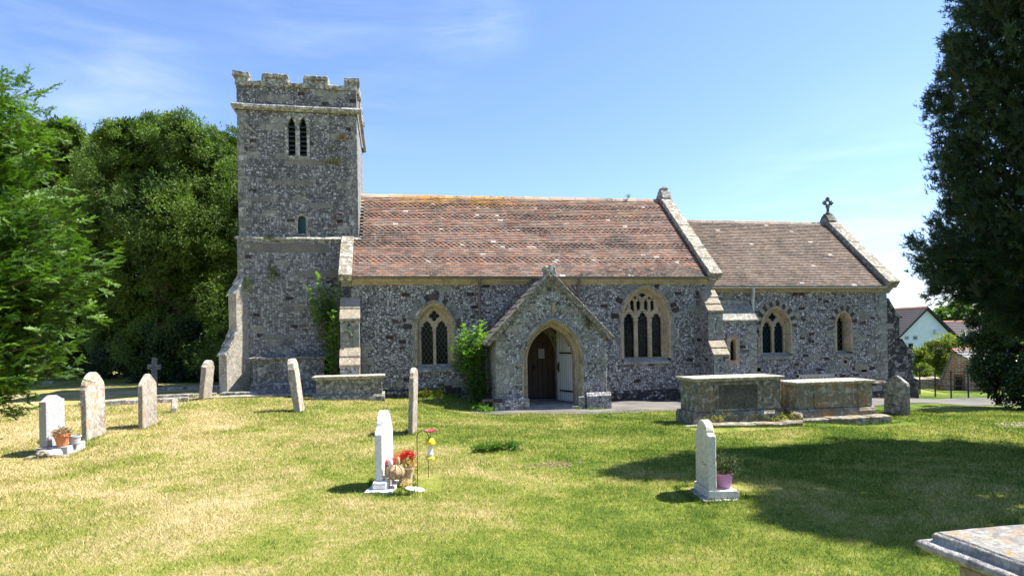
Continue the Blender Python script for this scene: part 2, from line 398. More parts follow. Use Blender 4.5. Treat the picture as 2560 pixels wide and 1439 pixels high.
def glass(name, base, lead, sx, sz, diag, leadc):
    k = MT(name, .12); s_ = k.n('SeparateXYZ', {0: k.co}); x = k.math('MULTIPLY', s_.outputs[0], sx); z = k.math('MULTIPLY', s_.outputs[2], sz)
    if diag: a, b = k.math('ADD', x, z), k.math('SUBTRACT', x, z)
    else:
        j = k.noise(5, 3, vec=k.co); a, b = k.math('ADD', x, k.math('MULTIPLY', j, 6)), k.math('ADD', z, k.math('MULTIPLY', k.noise(4, 3, vec=k.add(k.co, (4, 4, 4))), 6))
    def ln(v): return k.mr(k.math('ABSOLUTE', k.math('SUBTRACT', k.math('FRACT', v), .5)), .5 - lead, .5 - lead * .6)
    m = k.math('MAXIMUM', ln(a), ln(b))
    pane = k.n('TexVoronoi', {'Vector': k.co, 'Scale': 9.}, feature='F1')
    k.base(k.mix(m, k.mix(pane.outputs['Distance'], base, tuple(q * .3 for q in base)), leadc))
    k.put(k.b.inputs['Roughness'], k.mr(m, 0, 1, .1, .7)); k.b.inputs['Specular IOR Level'].default_value = .10
    k.bump(k.noise(9, 2), .12, .02)
    return k.m
M['lattice'] = glass('leaded_lattice_glass', (.005, .006, .008), .055, 8.0, 5.0, True, (.095, .10, .10))
M['stained'] = glass('stained_glass', (.008, .010, .015), .05, 6., 4., False, (.05, .056, .062))
M['stained_blue'] = glass('stained_glass_blue', (.008, .019, .026), .05, 7., 4.5, True, (.035, .052, .06))

# ---------------------------------------------------------------- ground
CTRL = [(1, -18, .42), (-2, -13, .43), (4.5, -14, .43), (9, -13, .38), (-3.9, -7.6, .45), (-3.7, -6.6, .49), (-3.3, -5.5, .52), (-3.6, -3.1, .52), (-6.3, -1.2, .56), (-4.3, -.5, .57),
        (-6.5, 4.3, .6), (-1, -3.6, .5), (1.4, -6.9, .41), (1, -10.8, .4), (4.3, -12.1, .4), (12.2, -5.9, .12), (6.9, -5.9, .2), (9, -7, .2), (11.5, -6.5, .15), (12.5, -7.7, .2),
        (0, -1.2, .53), (-1.8, .4, .58), (2.3, -.1, .38), (1.2, -.1, .43), (2.5, -8.8, .38), (19.2, .8, -.38), (19.6, -1.4, -.2), (-11, 14, .6), (-15, 18, .6), (3.6, -1.9, .14), (3.1, -1.6, .2), (2.8, -2.9, .25),
        (3.5, -2.8, .12), (5.2, -2.2, .1), (6.8, -2, .1), (7.5, -.2, .06), (8.5, 0, .04), (10.9, 0, -.02), (7.1, -3.3, .08), (10, -2.5, .0), (14, 0, -.15), (18.5, .3, -.26), (19, 6, -.3), (14, -3, -.05), (26, -3, -.35), (25, 5, -.5),
        (40, 20, -.7), (30, -20, .1), (-20, -10, .6), (-25, 25, .6), (0, 30, .3), (0, -35, .4), (12, -12, .3), (12, 12, 0), (-3.5, 1, .6), (17, -10, .25), (5, -5, .2), (-1, -1.6, .54), (1.8, -3, .42)]
CP = np.array(CTRL)
def gz(x, y):
    x = np.asarray(x, float); y = np.asarray(y, float)
    num = np.zeros_like(x); den = np.zeros_like(x)
    for (a, b, h) in CTRL:
        d2 = (x - a) ** 2 + (y - b) ** 2; w = 1 / (d2 + .5) ** 1.6; num += w * h; den += w
    z = num / den
    z = z + .018 * np.sin(1.7 * x + .6 * y + .4) * np.sin(1.3 * y - .5 * x) + .012 * np.sin(3.3 * x - 1.1 * y) * np.cos(2.9 * y + .7)
    z = z + .11 * np.exp(-(((x - 2.62) / .26) ** 2 + ((y + 8.72) / .2) ** 2))      # molehill
    return z
def g1(x, y): return float(gz(np.array([x]), np.array([y]))[0])
def axis(c, fine, lo, hi, half):
    a = [0.]; st = fine
    while a[-1] < hi:
        if a[-1] > half: st *= 1.22
        a.append(a[-1] + st)
    b = [0.]; st = fine
    while b[-1] < -lo:
        if b[-1] > half: st *= 1.22
        b.append(b[-1] + st)
    return c + np.array([-q for q in b[:0:-1]] + a)
gx = axis(5, .22, -900, 900, 17); gy = axis(-6, .2, -900, 900, 13)
GX, GY = np.meshgrid(gx, gy); GZ = gz(GX, GY)
verts = np.stack([GX.ravel(), GY.ravel(), GZ.ravel()], 1); nx, ny = len(gx), len(gy)
ii = (np.arange(ny - 1)[:, None] * nx + np.arange(nx - 1)[None, :]).ravel()
faces = np.stack([ii, ii + 1, ii + nx + 1, ii + nx], 1)
def npmesh(name, V, F, mat, parent=None, col=None, smooth=False):
    me = bpy.data.meshes.new(name); V = np.ascontiguousarray(V, np.float32); F = np.ascontiguousarray(F, np.int32); k = F.shape[1]
    me.vertices.add(len(V)); me.vertices.foreach_set('co', V.ravel())
    me.loops.add(F.size); me.loops.foreach_set('vertex_index', F.ravel())
    me.polygons.add(len(F)); me.polygons.foreach_set('loop_start', np.arange(len(F), dtype=np.int32) * k)
    if smooth: me.polygons.foreach_set('use_smooth', np.ones(len(F), bool))
    me.update(calc_edges=True)
    if col is not None:
        ca = me.color_attributes.new('col', 'FLOAT_COLOR', 'POINT'); c4 = np.ones((len(V), 4), np.float32); c4[:, :3] = col if col.ndim == 2 else col[:, None]
        ca.data.foreach_set('color', c4.ravel())
    return link(name, me, mat, parent)
k = MT('lawn', .95); c_, n3 = grass_color(k, False); k.base(c_); k.bump(k.noise(45, 4, .7), .9, .04); k.b.inputs['Specular IOR Level'].default_value = .1
tag(npmesh('ground', verts, faces, k.m, smooth=True), kind='structure')
k = MT('tarmac', .9); f = k.noise(90, 3, .7); f2 = k.noise(1.2, 5)
k.base(k.mix(k.mr(f2, .35, .7), k.mix(k.mr(f, .3, .7), (.065, .064, .062), (.13, .127, .122)), (.17, .155, .135))); k.bump(f, .4, .01)
def path(front, back, n=140):
    fr = np.array(front); ba = np.array(back); xs = np.linspace(0, 1, n)
    V = []; 
    for t in xs:
        a = np.array([np.interp(t, np.linspace(0, 1, len(fr)), fr[:, i]) for i in (0, 1)]); b = np.array([np.interp(t, np.linspace(0, 1, len(ba)), ba[:, i]) for i in (0, 1)])
        a = a + np.array([0, .05 * math.sin(t * 90) + .03 * math.sin(t * 211)])
        for q in np.linspace(0, 1, 16):
            p = a * (1 - q) + b * q; V.append((p[0], p[1], g1(p[0], p[1]) + .012))
    V = np.array(V); F = np.array([(i * 16 + j, i * 16 + j + 1, (i + 1) * 16 + j + 1, (i + 1) * 16 + j) for i in range(n - 1) for j in range(15)])
    return V, F
V, F = path([(2.9, -2.55), (5, -3.0), (7.5, -3.1), (10, -3.2), (13, -2.9), (16, -2.3), (20, -2.9), (27, -5)], [(3.3, -1.9), (5, -1.7), (7.3, -.1), (10, .1), (13, .3), (18.6, .5), (20.2, -.6), (27, -2.4)])
tag(npmesh('path', V, F, k.m, smooth=True), kind='structure')

# grass blades, denser near the camera
k = MT('grass_blades', .75); c_, _ = grass_color(k, True); k.base(c_); k.b.inputs['Specular IOR Level'].default_value = .2
tr = k.n('BsdfTranslucent', {'Color': k.mix(1., c_, (1.1, 1.25, .7), 'MULTIPLY')}); ms = k.n('MixShader', {0: .3, 1: k.b.outputs[0], 2: tr.outputs[0]}); k.t.links.new(ms.outputs[0], k.out.inputs['Surface'])
def grass(N, r0, r1, half):
    r = r0 + (r1 - r0) * NR.random(N) ** 1.15; a = (NR.random(N) * 2 - 1) * half + TH
    x = CAM[0] + r * np.sin(a); y = CAM[1] + r * np.cos(a)
    keep = ~((x > -3.4) & (y > -.2)) & ~((x > 2.7) & (y > -2.6 - .055 * np.maximum(0, x - 5)))
    # cut out what stands on the lawn
    for (a0, a1, b0, b1) in [(6.8, 11.6, -7.1, -5.2), (.7, 1.6, -10.95, -10.2), (3.95, 4.75, -12.25, -11.55), (-4.3, -3.55, -7.7, -7.0)]:
        keep &= ~((x > a0) & (x < a1) & (y > b0) & (y < b1))
    x, y, r = x[keep], y[keep], r[keep]; n = len(x)
    z = gz(x, y) - .004
    clump = .5 + .5 * np.sin(2.3 * x + 1.1 * np.sin(1.9 * y)) * np.sin(2.7 * y + .8 * np.sin(2.2 * x))
    h = (.013 + .023 * NR.random(n) ** 1.5) * (.75 + .5 * clump) * np.clip(.75 + r / 16, .8, 1.5)
    tall = NR.random(n) < .012; h[tall] *= 2.
    w = (.0016 + .0012 * NR.random(n)) * np.clip(r / 5, 1, 3.2); th = NR.random(n) * 2 * np.pi
    lx, ly = NR.normal(0, .55, n) * h, NR.normal(0, .55, n) * h
    dx, dy = np.cos(th) * w, np.sin(th) * w
    V = np.empty((n, 3, 3)); V[:, 0] = np.stack([x - dx, y - dy, z], 1); V[:, 1] = np.stack([x + dx, y + dy, z], 1); V[:, 2] = np.stack([x + lx, y + ly, z + h], 1)
    c = np.repeat(NR.random(n), 3)
    return V.reshape(-1, 3), np.arange(n * 3).reshape(-1, 3), c
V, F, c = grass(900000, 2.6, 19., R(50))
def fringe(segs, n):
    x, y = [], []
    for (xa, ya, xb, yb) in segs:
        m = int(n * math.hypot(xb - xa, yb - ya)) + 4; q = NR.random(m); x.append(xa + (xb - xa) * q + NR.normal(0, .022, m)); y.append(ya + (yb - ya) * q + NR.normal(0, .022, m))
    x, y = np.concatenate(x), np.concatenate(y); m = len(x); z = gz(x, y) - .004; h = .025 + .045 * NR.random(m) ** 1.6; w = .004 + .003 * NR.random(m); th = NR.random(m) * 6.28
    V = np.stack([np.stack([x - np.cos(th) * w, y - np.sin(th) * w, z], 1), np.stack([x + np.cos(th) * w, y + np.sin(th) * w, z], 1), np.stack([x + NR.normal(0, .35, m) * h, y + NR.normal(0, .35, m) * h, z + h], 1)], 1)
    return V.reshape(-1, 3), np.arange(m * 3).reshape(-1, 3), np.repeat(NR.random(m) * .55, 3)
rect = lambda a0, a1, b0, b1: [(a0, b0, a1, b0), (a1, b0, a1, b1), (a1, b1, a0, b1), (a0, b1, a0, b0)]
sg = rect(-4.12, -3.56, -7.79, -6.99) + rect(-3.95, -3.81, -6.6, -5.88) + rect(-3.50, -3.38, -5.5, -4.77) + rect(-1.07, -.87, -3.67, -3.13) + rect(-3.86, -3.7, -.57, 0) + rect(1.3, 1.42, -6.97, -6.45) + rect(.8, 1.28, -10.98, -10.15) + rect(4.06, 4.58, -12.2, -11.56) + rect(12.37, 12.51, -5.9, -5.15) + [(6.7, -6.3, 7.5, -6.6), (7.5, -6.6, 9.3, -6.95), (9.3, -6.6, 11.4, -6.75), (-6.4, -1.3, -4.0, -.75), (-.9, -1.55, .9, -1.55), (-3.9, -.4, .6, -.3), (.9, -.12, 3.0, -.1)]
V2, F2, c2 = fringe(sg, 300); F2 = F2 + len(V); V, F, c = np.concatenate([V, V2]), np.concatenate([F, F2]), np.concatenate([c, c2])
tag(npmesh('grass', V, F, k.m, col=c), kind='stuff', label='short sun bleached lawn grass between the graves', cat='grass')

# ---------------------------------------------------------------- the church
CH = thing('church', 'flint parish church with a battlemented west tower, red tiled nave roof and gabled south porch', 'church')

def window(cx, z0, hw, hwi, spring, rise, risei, v, glassmat, holes, frame_n=None, hood=True, hwbot=None, name='window'):
    """moulded stone frame at wall plane v, with tracery and glass set back in it"""
    b = MB(); di = .17
    def ring(w, r, y, zb): return [(x, y, z) for x, z in arch(cx, zb, w, spring, r, 16)]
    q = lambda t: (hw + (hwi - hw) * t, rise + (risei - rise) * t)
    rs = [ring(*q(0), v + .05, z0), ring(*q(0), v - .018, z0), ring(*q(.42), v - .018, z0), ring(*q(.5), v + .02, z0), ring(*q(.62), v + .025, z0), ring(*q(.92), v + di - .02, z0), ring(*q(1), v + di - .02, z0), ring(*q(1), v + .36, z0)]
    b.loft(rs)
    f = b.build(name, M['dressing'], CH, recalc=False)
    s = MB(); s.prism([(v - .05, z0 - .17), (v + .34, z0 - .17), (v + .34, z0 + .05), (v + .16, z0 + .02), (v - .05, z0 - .1)], 'x', cx - hw * .93, cx + hw * .93)
    rough(s.build('sill', M['ashlar'], f), .006, 8, 1)
    if hood:
        h = MB(); 
        def hr(o, y): return [(x, y, z) for x, z in arch(cx, spring, hw, spring, rise, 16, o)][1:-1]
        h.loft([hr(0, v + .02), hr(0, v - .05), hr(.045, v - .06), hr(.075, v - .01), hr(.075, v + .02)])
        h.build('hood_mould', M['coping'], f, recalc=False)
    o2 = [(x, z) for x, z in arch(cx, z0 - .01, hwi + .012, spring, risei + .012, 16)]
    t = MB(); t.add(*plate(o2, holes, v + di, v + di + .085)); t.build('tracery', M['dressing'], f, bevel=.014)
    p = MB(); p.prism([(x, z) for x, z in arch(cx, z0 - .02, hwi + .02, spring, risei + .02, 12)], 'y', v + di + .1, v + di + .13)
    p.build('glass_pane', glassmat, f)
    return f

def voussoirs(cx, hw, spring, rise, v, n, cols, off=.06, depth=.16, jit=.03):
    """ring of alternating stones round an arch"""
    b = MB(); m = n * 2
    inn = arch(cx, spring, hw, spring, rise, n, off)[1:-1]; out = arch(cx, spring, hw, spring, rise, n, off + depth)[1:-1]
    for i in range(len(inn) - 1):
        c = rnd.choice(cols) if len(cols) > 2 else cols[i % 2]; sc_ = rnd.uniform(.75, 1.25); c = tuple(q * sc_ for q in c)
        e = rnd.uniform(-jit, jit); g = .08
        A, B = inn[i], inn[i + 1]; Cc, Dd = out[i + 1], out[i]
        L = lambda p, q, t: (p[0] + (q[0] - p[0]) * t, p[1] + (q[1] - p[1]) * t)
        p = [L(A, B, g), L(A, B, 1 - g), L(Dd, Cc, 1 - g), L(Dd, Cc, g)]
        p[2] = L(p[1], p[2], 1 + e / depth); p[3] = L(p[0], p[3], 1 + e / depth)
        b.prism(p, 'y', v - .012, v + .05, c)
    return b

# --- nave walls
wA = arch(2.29, 1.2, .57, 2.33, .77); wB = arch(8.70, 1.25, .80, 2.53, .98); dr = arch(5.36, .0, .56, 1.45, .93)
nave = MB(); nave.add(*plate([(0, -.6), (10.93, -.6), (10.93, 3.80), (0, 3.80)], [wA, wB, dr], 0, .55))
nave.box(0, 10.93, 6.25, 6.8, -.6, 3.8)
gable = [(.55, -.6), (6.25, -.6), (6.25, 4.3), (3.4, 6.85), (.55, 4.3)]
nave.prism(gable, 'x', .0, .5); nave.prism(gable, 'x', 10.42, 10.93)
NW = nave.build('nave_wall', M['flint'], CH)
b = MB(); b.prism([(-.001, 3.58), (-.06, 3.64), (-.10, 3.66), (-.12, 3.74), (-.12, 3.79), (-.001, 3.79)], 'x', .02, 10.72)
b.build('cornice', M['dressing'], CH)
for (x0, x1, z) in ((.23, 3.0, .62), (7.0, 10.46, .36)):
    b = MB(); b.prism([(-.0015, -.5), (-.08, -.5), (-.08, z - .06), (-.0015, z + .02)], 'x', x0, x1); b.build('plinth', M['flint_dark'], CH)
# quoins: alternating squared stones at the corners
def quoins(b, x, sgn, v, z0, z1, big=.42, small=.24, up=.24, t=.012):
    z = z0; i = 0
    while z < z1 - .1:
        h = min(up * rnd.uniform(.85, 1.2), z1 - z); w = (big if i % 2 else small) * rnd.uniform(.9, 1.1)
        b.box(min(x, x + sgn * w), max(x, x + sgn * w), v - t, v + .03, z + .004, z + h - .004); z += h; i += 1
b = MB(); quoins(b, .23, 1, 0, .6, 2.0, .34, .2); quoins(b, .005, 1, 0, 3.0, 3.55, .22, .16); quoins(b, 10.925, -1, 0, 3.3, 3.58, .3, .2)
b.build('quoin_stones', M['ashlar'], CH, bevel=.006)
# rendered squared stones set in the nave wall
b = MB()
for _ in range(34):
    x = rnd.uniform(.5, 10.3); z = rnd.uniform(.4, 3.4)
    if (1.5 < x < 3.1 and z > .9) or 3.5 < x < 7.2 or (7.7 < x < 9.7 and z > 1): continue
    w = rnd.uniform(.14, .34); h = rnd.uniform(.1, .22); c = rnd.choice([(.26, .25, .215), (.30, .29, .255), (.24, .22, .175), (.09, .06, .052), (.09, .06, .05)])
    if c[0] < .1: w, h = w * .6, h * .45
    b.box(x, x + w, -.006, .02, z, z + h, c)
b.build('squared_stones', M['voussoir'], CH, bevel=.006)

winA = window(2.29, 1.27, .565, .43, 2.33, .76, .60, 0, M['lattice'],
              [light(2.085, 1.31, .335, 2.28, .27), light(2.505, 1.31, .335, 2.28, .27), quatrefoil(2.295, 2.70, .085, .068)])
voussoirs(2.29, .565, 2.33, .76, 0, 9, [(.2, .2, .19), (.05, .045, .045), (.25, .25, .24), (.1, .07, .06)], .08, .2, .07).build('arch_stones', M['voussoir'], winA)
ups = [[(8.086, 2.756), (8.163, 2.849), (8.178, 2.933), (8.128, 2.868)], [(8.27, 3.054), (8.30, 3.09), (8.335, 3.148), (8.37, 3.1), (8.399, 3.063), (8.397, 2.754), (8.286, 2.848)],
       [(8.478, 3.053), (8.51, 3.09), (8.539, 3.147), (8.57, 3.1), (8.604, 3.062), (8.604, 2.846), (8.493, 2.781)], [(8.723, 3.051), (8.75, 3.09), (8.779, 3.145), (8.81, 3.1), (8.844, 3.06), (8.846, 2.768), (8.728, 2.844)],
       [(8.928, 3.05), (8.96, 3.09), (8.985, 3.144), (9.015, 3.1), (9.048, 3.059), (9.06, 2.842), (8.942, 2.758)], [(9.177, 2.926), (9.275, 2.755), (9.205, 2.803)],
       [(8.542, 3.287), (8.672, 3.33), (8.802, 3.286), (8.67, 3.183)], [(8.391, 3.185), (8.442, 3.237), (8.494, 3.184), (8.446, 3.143)], [(8.84, 3.183), (8.901, 3.235), (8.96, 3.172), (8.905, 3.148)]]
winB = window(8.70, 1.33, .80, .655, 2.55, .98, .85, 0, M['stained'],
              [light(8.225, 1.36, .325, 2.50, .215), light(8.673, 1.36, .325, 2.50, .25), light(9.125, 1.36, .315, 2.50, .205)] + ups)
voussoirs(8.70, .80, 2.55, .98, 0, 10, [(.2, .2, .19), (.06, .04, .038), (.27, .26, .25), (.22, .21, .2)], .08, .2, .07).build('arch_stones', M['voussoir'], winB)
b = MB()
for s_, x in ((-1, 8.70 - .80), (1, 8.70 + .80)):
    z = 1.25
    while z < 2.4:
        h = rnd.uniform(.2, .4); w = rnd.uniform(.03, .16); b.box(min(x, x + s_ * w), max(x, x + s_ * w), -.016, .04, z, z + h - .006); z += h
for s_, x in ((-1, 2.29 - .565), (1, 2.29 + .565)):
    z = 1.2
    while z < 2.2:
        h = rnd.uniform(.2, .36); w = rnd.uniform(.02, .1); b.box(min(x, x + s_ * w), max(x, x + s_ * w), -.016, .04, z, z + h - .006); z += h
b.build('jamb_stones', M['ashlar'], CH, bevel=.005)

# --- tiled roofs
def tiled(x0, x1, y0, z0, y1, z1, courses, w, pal, bands=(), skip=None, xoff=None):
    b = MB(); L = math.hypot(y1 - y0, z1 - z0); d = np.array([0, (y1 - y0) / L, (z1 - z0) / L]); nrm = np.array([0, -d[2], d[1]]); g = L / courses
    nx_ = int((x1 - x0) / w)
    for c in range(courses):
        o = (c % 2) * w / 2
        for i in range(-1, nx_ + 1):
            xa = x0 + i * w + o; xb = xa + w
            if xb <= x0 or xa >= x1: continue
            xa, xb = max(xa, x0), min(xb, x1)
            s0 = c * g + rnd.uniform(-.004, .004); s1 = (c + 1.08) * g
            if skip and skip((xa + xb) / 2, s0): continue
            lift = .028 + rnd.uniform(-.004, .006); l2 = .002; tw = rnd.uniform(-.004, .004)
            col = rnd.choice(pal); q = rnd.uniform(.8, 1.2); col = tuple(min(1, p * q) for p in col)
            if rnd.random() < (.02 if c in bands else .005): col = (.55, .50, .44)
            sag = -.09 * (1 - xa / 10.6) * (c / courses) if x0 < 1 else 0
            P = lambda x, s, h: (x, y0 + d[1] * s + nrm[1] * h, z0 + d[2] * s + nrm[2] * h + sag)
            ga = .003
            if c in bands:
                m = (xa + xb) / 2; lf = lift + .003
                p = [(xa + ga, s0 + .040), (m, s0 - .008), (xb - ga, s0 + .040)]
                top = [P(x, s, lf) for x, s in p] + [P(xb - ga, s1, l2), P(xa + ga, s1, l2)]; bot = [P(x, s, 0.) for x, s in p]
                b.add(top + bot, [(0, 1, 2, 3, 4), (0, 5, 6, 1), (1, 6, 7, 2)], col)
                if c: b.add([P(xa, s0, .008), P(xb, s0, .008), P(xb, s1, .001), P(xa, s1, .001)], [(0, 1, 2, 3)], tuple(q * .9 for q in col))
            else:
                b.add([P(xa + ga, s0, lift + tw), P(xb - ga, s0, lift - tw), P(xb - ga, s1, l2), P(xa + ga, s1, l2), P(xa + ga, s0, 0), P(xb - ga, s0, 0)],
                      [(0, 1, 2, 3), (4, 5, 1, 0), (0, 3, 4), (1, 5, 2)], col)
    return b
palN = [(0.221, 0.119, 0.085), (0.190, 0.118, 0.092), (0.246, 0.136, 0.095), (0.167, 0.122, 0.100), (0.232, 0.153, 0.119), (0.270, 0.145, 0.096), (0.151, 0.113, 0.098), (0.207, 0.131, 0.105), (0.192, 0.139, 0.116), (0.258, 0.182, 0.144), (0.176, 0.130, 0.115)]
palC = [(0.154, 0.113, 0.088), (0.174, 0.126, 0.097), (0.134, 0.104, 0.084), (0.190, 0.140, 0.107), (0.163, 0.126, 0.103), (0.147, 0.117, 0.099)]
bands = [q + i for q in (7, 15, 24, 32, 39) for i in range(3)]
RN = tiled(.03, 10.74, -.17, 3.80, 3.4, 6.93, 47, .165, palN, bands, skip=lambda x, s: x < .2 and s > 1.9)
RN.add([(.03, -.17, 3.79), (10.74, -.17, 3.79), (10.74, 3.4, 6.90), (.2, 3.4, 6.80), (.2, 1.35, 5.08), (.03, 1.2, 4.98)], [(0, 1, 2, 3, 4, 5)], (.05, .04, .04))
RN.add([(.1, 6.97, 3.80), (10.74, 6.97, 3.80), (10.74, 3.4, 6.93), (.1, 3.4, 6.84)], [(0, 1, 2, 3)], (.28, .15, .1))
nroof = RN.build('nave_roof', M['tiles'], CH, recalc=False)
b = MB(); x = .17
while x < 10.6:
    x2 = min(x + .46, 10.74); sag = -.09 * (1 - x / 10.6); c = rnd.choice([(.36, .25, .18), (.30, .2, .15), (.40, .30, .22), (.26, .18, .14)])
    e = rnd.uniform(-.008, .01)
    b.prism([(3.26, 6.84 + sag), (3.30, 6.90 + sag + e), (3.36, 6.955 + sag + e), (3.4, 6.97 + sag + e), (3.44, 6.955 + sag + e), (3.54, 6.84 + sag)], 'x', x + .004, x2 - .004, c); x += .46
b.build('ridge_tiles', M['tiles'], nroof)
RCH = tiled(10.95, 17.56, .40, 3.56, 3.4, 6.20, 40, .165, palC)
RCH.add([(10.95, .40, 3.55), (17.56, .40, 3.55), (17.56, 3.4, 6.18), (10.95, 3.4, 6.18)], [(0, 1, 2, 3)], (.05, .04, .04))
RCH.add([(10.95, 6.4, 3.56), (17.56, 6.4, 3.56), (17.56, 3.4, 6.2), (10.95, 3.4, 6.2)], [(0, 1, 2, 3)], (.25, .15, .12))
croof = RCH.build('chancel_roof', M['tiles_dark'], CH, recalc=False)
b = MB(); x = 10.95
while x < 17.5:
    x2 = min(x + .46, 17.56); c = rnd.choice([(.26, .19, .16), (.30, .22, .18), (.34, .27, .22)])
    b.prism([(3.28, 6.12), (3.35, 6.22), (3.4, 6.24), (3.45, 6.22), (3.52, 6.12)], 'x', x + .004, x2 - .004, c); x += .46
b.build('ridge_tiles', M['tiles_dark'], croof)

# --- gable copings and kneelers
def coping(x0, x1, pts, th, name='gable_coping'):
    b = MB(); (ya, za), (yb, zb) = pts; L = math.hypot(yb - ya, zb - za); d = ((yb - ya) / L, (zb - za) / L); n = (-d[1], d[0]); s = 0
    while s < L - .01:
        l = min(rnd.uniform(.6, .95), L - s); e = rnd.uniform(-.006, .006)
        p = lambda t, h: (ya + d[0] * t + n[0] * h, za + d[1] * t + n[1] * h)
        b.prism([p(s + .003, -.16), p(s + l - .003, -.16), p(s + l - .003, th + e), p(s + .003, th + e)], 'x', x0 + e, x1 + e); s += l
    o = b.build(name, M['coping'], CH, bevel=.012); return rough(o, .006, 6, 2, .25)
coping(10.70, 11.12, [(-.24, 3.80), (3.46, 7.02)], .13); coping(10.70, 11.12, [(7.04, 3.80), (3.34, 7.02)], .13)
coping(17.50, 17.97, [(.34, 3.60), (3.46, 6.32)], .13); coping(17.50, 17.97, [(6.46, 3.60), (3.34, 6.32)], .13)
coping(-.33, .03, [(-.24, 3.80), (1.29, 5.10)], .05)
def kneeler(x0, x1, v, z, name='kneeler_stone'):
    b = MB(); b.prism([(v + .3, z - .26), (v + .02, z - .26), (v - .04, z - .18), (v - .15, z - .1), (v - .19, z), (v + .3, z + .1)], 'x', x0, x1)
    return b.build(name, M['ashlar'], CH, bevel=.01)
kneeler(10.72, 11.0, 0, 3.80); kneeler(17.46, 17.86, .6, 3.58); kneeler(-.27, -.001, 0, 3.80)
def saddle(x0, x1, y, z, s=1.0):
    b = MB(); b.prism([(y - .26 * s, z - .14), (y - .16 * s, z + .14), (y, z + .2), (y + .16 * s, z + .14), (y + .26 * s, z - .14)], 'x', x0, x1)
    b.box(x0 + .02, x1 - .05, y - .10 * s, y + .10 * s, z + .16, z + .24); b.ball(((x0 + x1) / 2 + .05, y, z + .27), .09, (1.2, 1, .7), 6, jit=.4)
    return rough(b.build('saddle_stone', M['parapet'], CH), .025, 7, 1)
saddle(10.76, 11.1, 3.4, 7.10)
# cross on the chancel gable
b = MB(); cx, cy = 17.68, 3.4
b.prism([(cy - .28, 6.26), (cy - .12, 6.50), (cy + .12, 6.50), (cy + .28, 6.26)], 'x', cx - .17, cx + .17)
b.ball((cx - .13, cy, 6.50), .075, n=6); b.ball((cx + .14, cy, 6.50), .085, n=6)
b.lathe([(.10, 6.44), (.085, 6.56), (.095, 6.6), (.055, 6.63), (.05, 6.80), (.065, 6.84), (.05, 6.86)], (cx, cy, 0), 8)
cw = MB()
ringp = [(cx + .1 * math.cos(a), cy, 6.99 + .1 * math.sin(a)) for a in np.linspace(0, 2 * math.pi, 13)]
b.tube(ringp, .042, 6)
for a in range(4):
    dx, dz = math.cos(a * math.pi / 2), math.sin(a * math.pi / 2)
    b.tube([(cx + dx * .1, cy, 6.99 + dz * .1), (cx + dx * .2, cy, 6.99 + dz * .2)], [.04, .05], 6)
    b.ball((cx + dx * .19, cy, 6.99 + dz * .19), .05, n=5)
    for e in (-1, 1): b.ball((cx + dx * .15 - dz * e * .065, cy, 6.99 + dz * .15 + dx * e * .065), .034, n=5)
rough(b.build('gable_cross', stone('dark_cross_stone', (.13, .125, .105), dirtamt=.6, white=.25, scale=5), CH), .008, 20, 1, .05)

# --- chancel
wC = arch(13.506, 1.3, .58, 2.2, .72); wL = arch(16.02, 1.3, .34, 2.3, .42)
b = MB(); b.add(*plate([(10.93, -.9), (17.72, -.9), (17.72, 3.48), (10.93, 3.48)], [wC, wL], .6, 1.1)); b.box(10.93, 17.72, 5.7, 6.2, -.9, 3.48)
b.prism([(1.1, -.9), (5.7, -.9), (5.7, 4.0), (3.4, 6.12), (1.1, 4.0)], 'x', 17.22, 17.72)
b.build('chancel_wall', M['flint_chancel'], CH)
b = MB(); b.prism([(.599, 3.37), (.50, 3.42), (.50, 3.49), (.599, 3.49)], 'x', 10.95, 17.5); b.build('eaves_band', M['dressing'], CH)
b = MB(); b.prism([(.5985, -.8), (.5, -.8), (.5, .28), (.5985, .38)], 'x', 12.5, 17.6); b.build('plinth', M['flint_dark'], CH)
winC = window(13.506, 1.345, .575, .44, 2.2, .72, .60, .6, M['stained_blue'],
              [light(13.285, 1.38, .335, 2.14, .27), light(13.715, 1.38, .335, 2.14, .27), quatrefoil(13.50, 2.56, .08, .066)], hood=False)
voussoirs(13.506, .575, 2.2, .72, .6, 9, [(.075, .05, .045), (.32, .30, .25)], .02, .17, .02).build('arch_stones', M['voussoir'], winC)
winL = window(16.02, 1.36, .33, .165, 2.33, .42, .27, .6, M['lattice'], [light(16.03, 1.40, .27, 2.30, .24)], hood=False)
voussoirs(16.02, .33, 2.33, .42, .6, 6, [(.075, .05, .045), (.30, .28, .23)], .02, .16, .02).build('arch_stones', M['voussoir'], winL)
b = MB(); quoins(b, 17.715, -1, .6, .4, 3.4, .46, .28, .3)
for s_, x in ((-1, 13.506 - .575), (1, 13.506 + .575), (-1, 15.69), (1, 16.35)):
    z = 1.3
    while z < 2.1:
        h = rnd.uniform(.24, .36); w = rnd.uniform(.05, .18); b.box(min(x, x + s_ * w), max(x, x + s_ * w), .582, .64, z, z + h - .006); z += h
b.build('quoin_stones', M['ashlar'], CH, bevel=.006)
b = MB()
for _ in range(60):
    x = rnd.uniform(12.6, 17.2); z = rnd.uniform(.4, 3.2)
    if (12.7 < x < 14.3 and z > 1.0) or (15.2 < x < 16.6 and z > 1.0): continue
    big = rnd.random() < .45; w, h = (rnd.uniform(.2, .32), rnd.uniform(.2, .28)) if big else (rnd.uniform(.12, .22), rnd.uniform(.07, .11))
    b.box(x, x + w, .593, .62, z, z + h, rnd.choice([(.24, .235, .18), (.28, .265, .2), (.2, .2, .17)]) if big else (.085, .05, .043))
b.build('squared_stones', M['voussoir'], CH, bevel=.006)
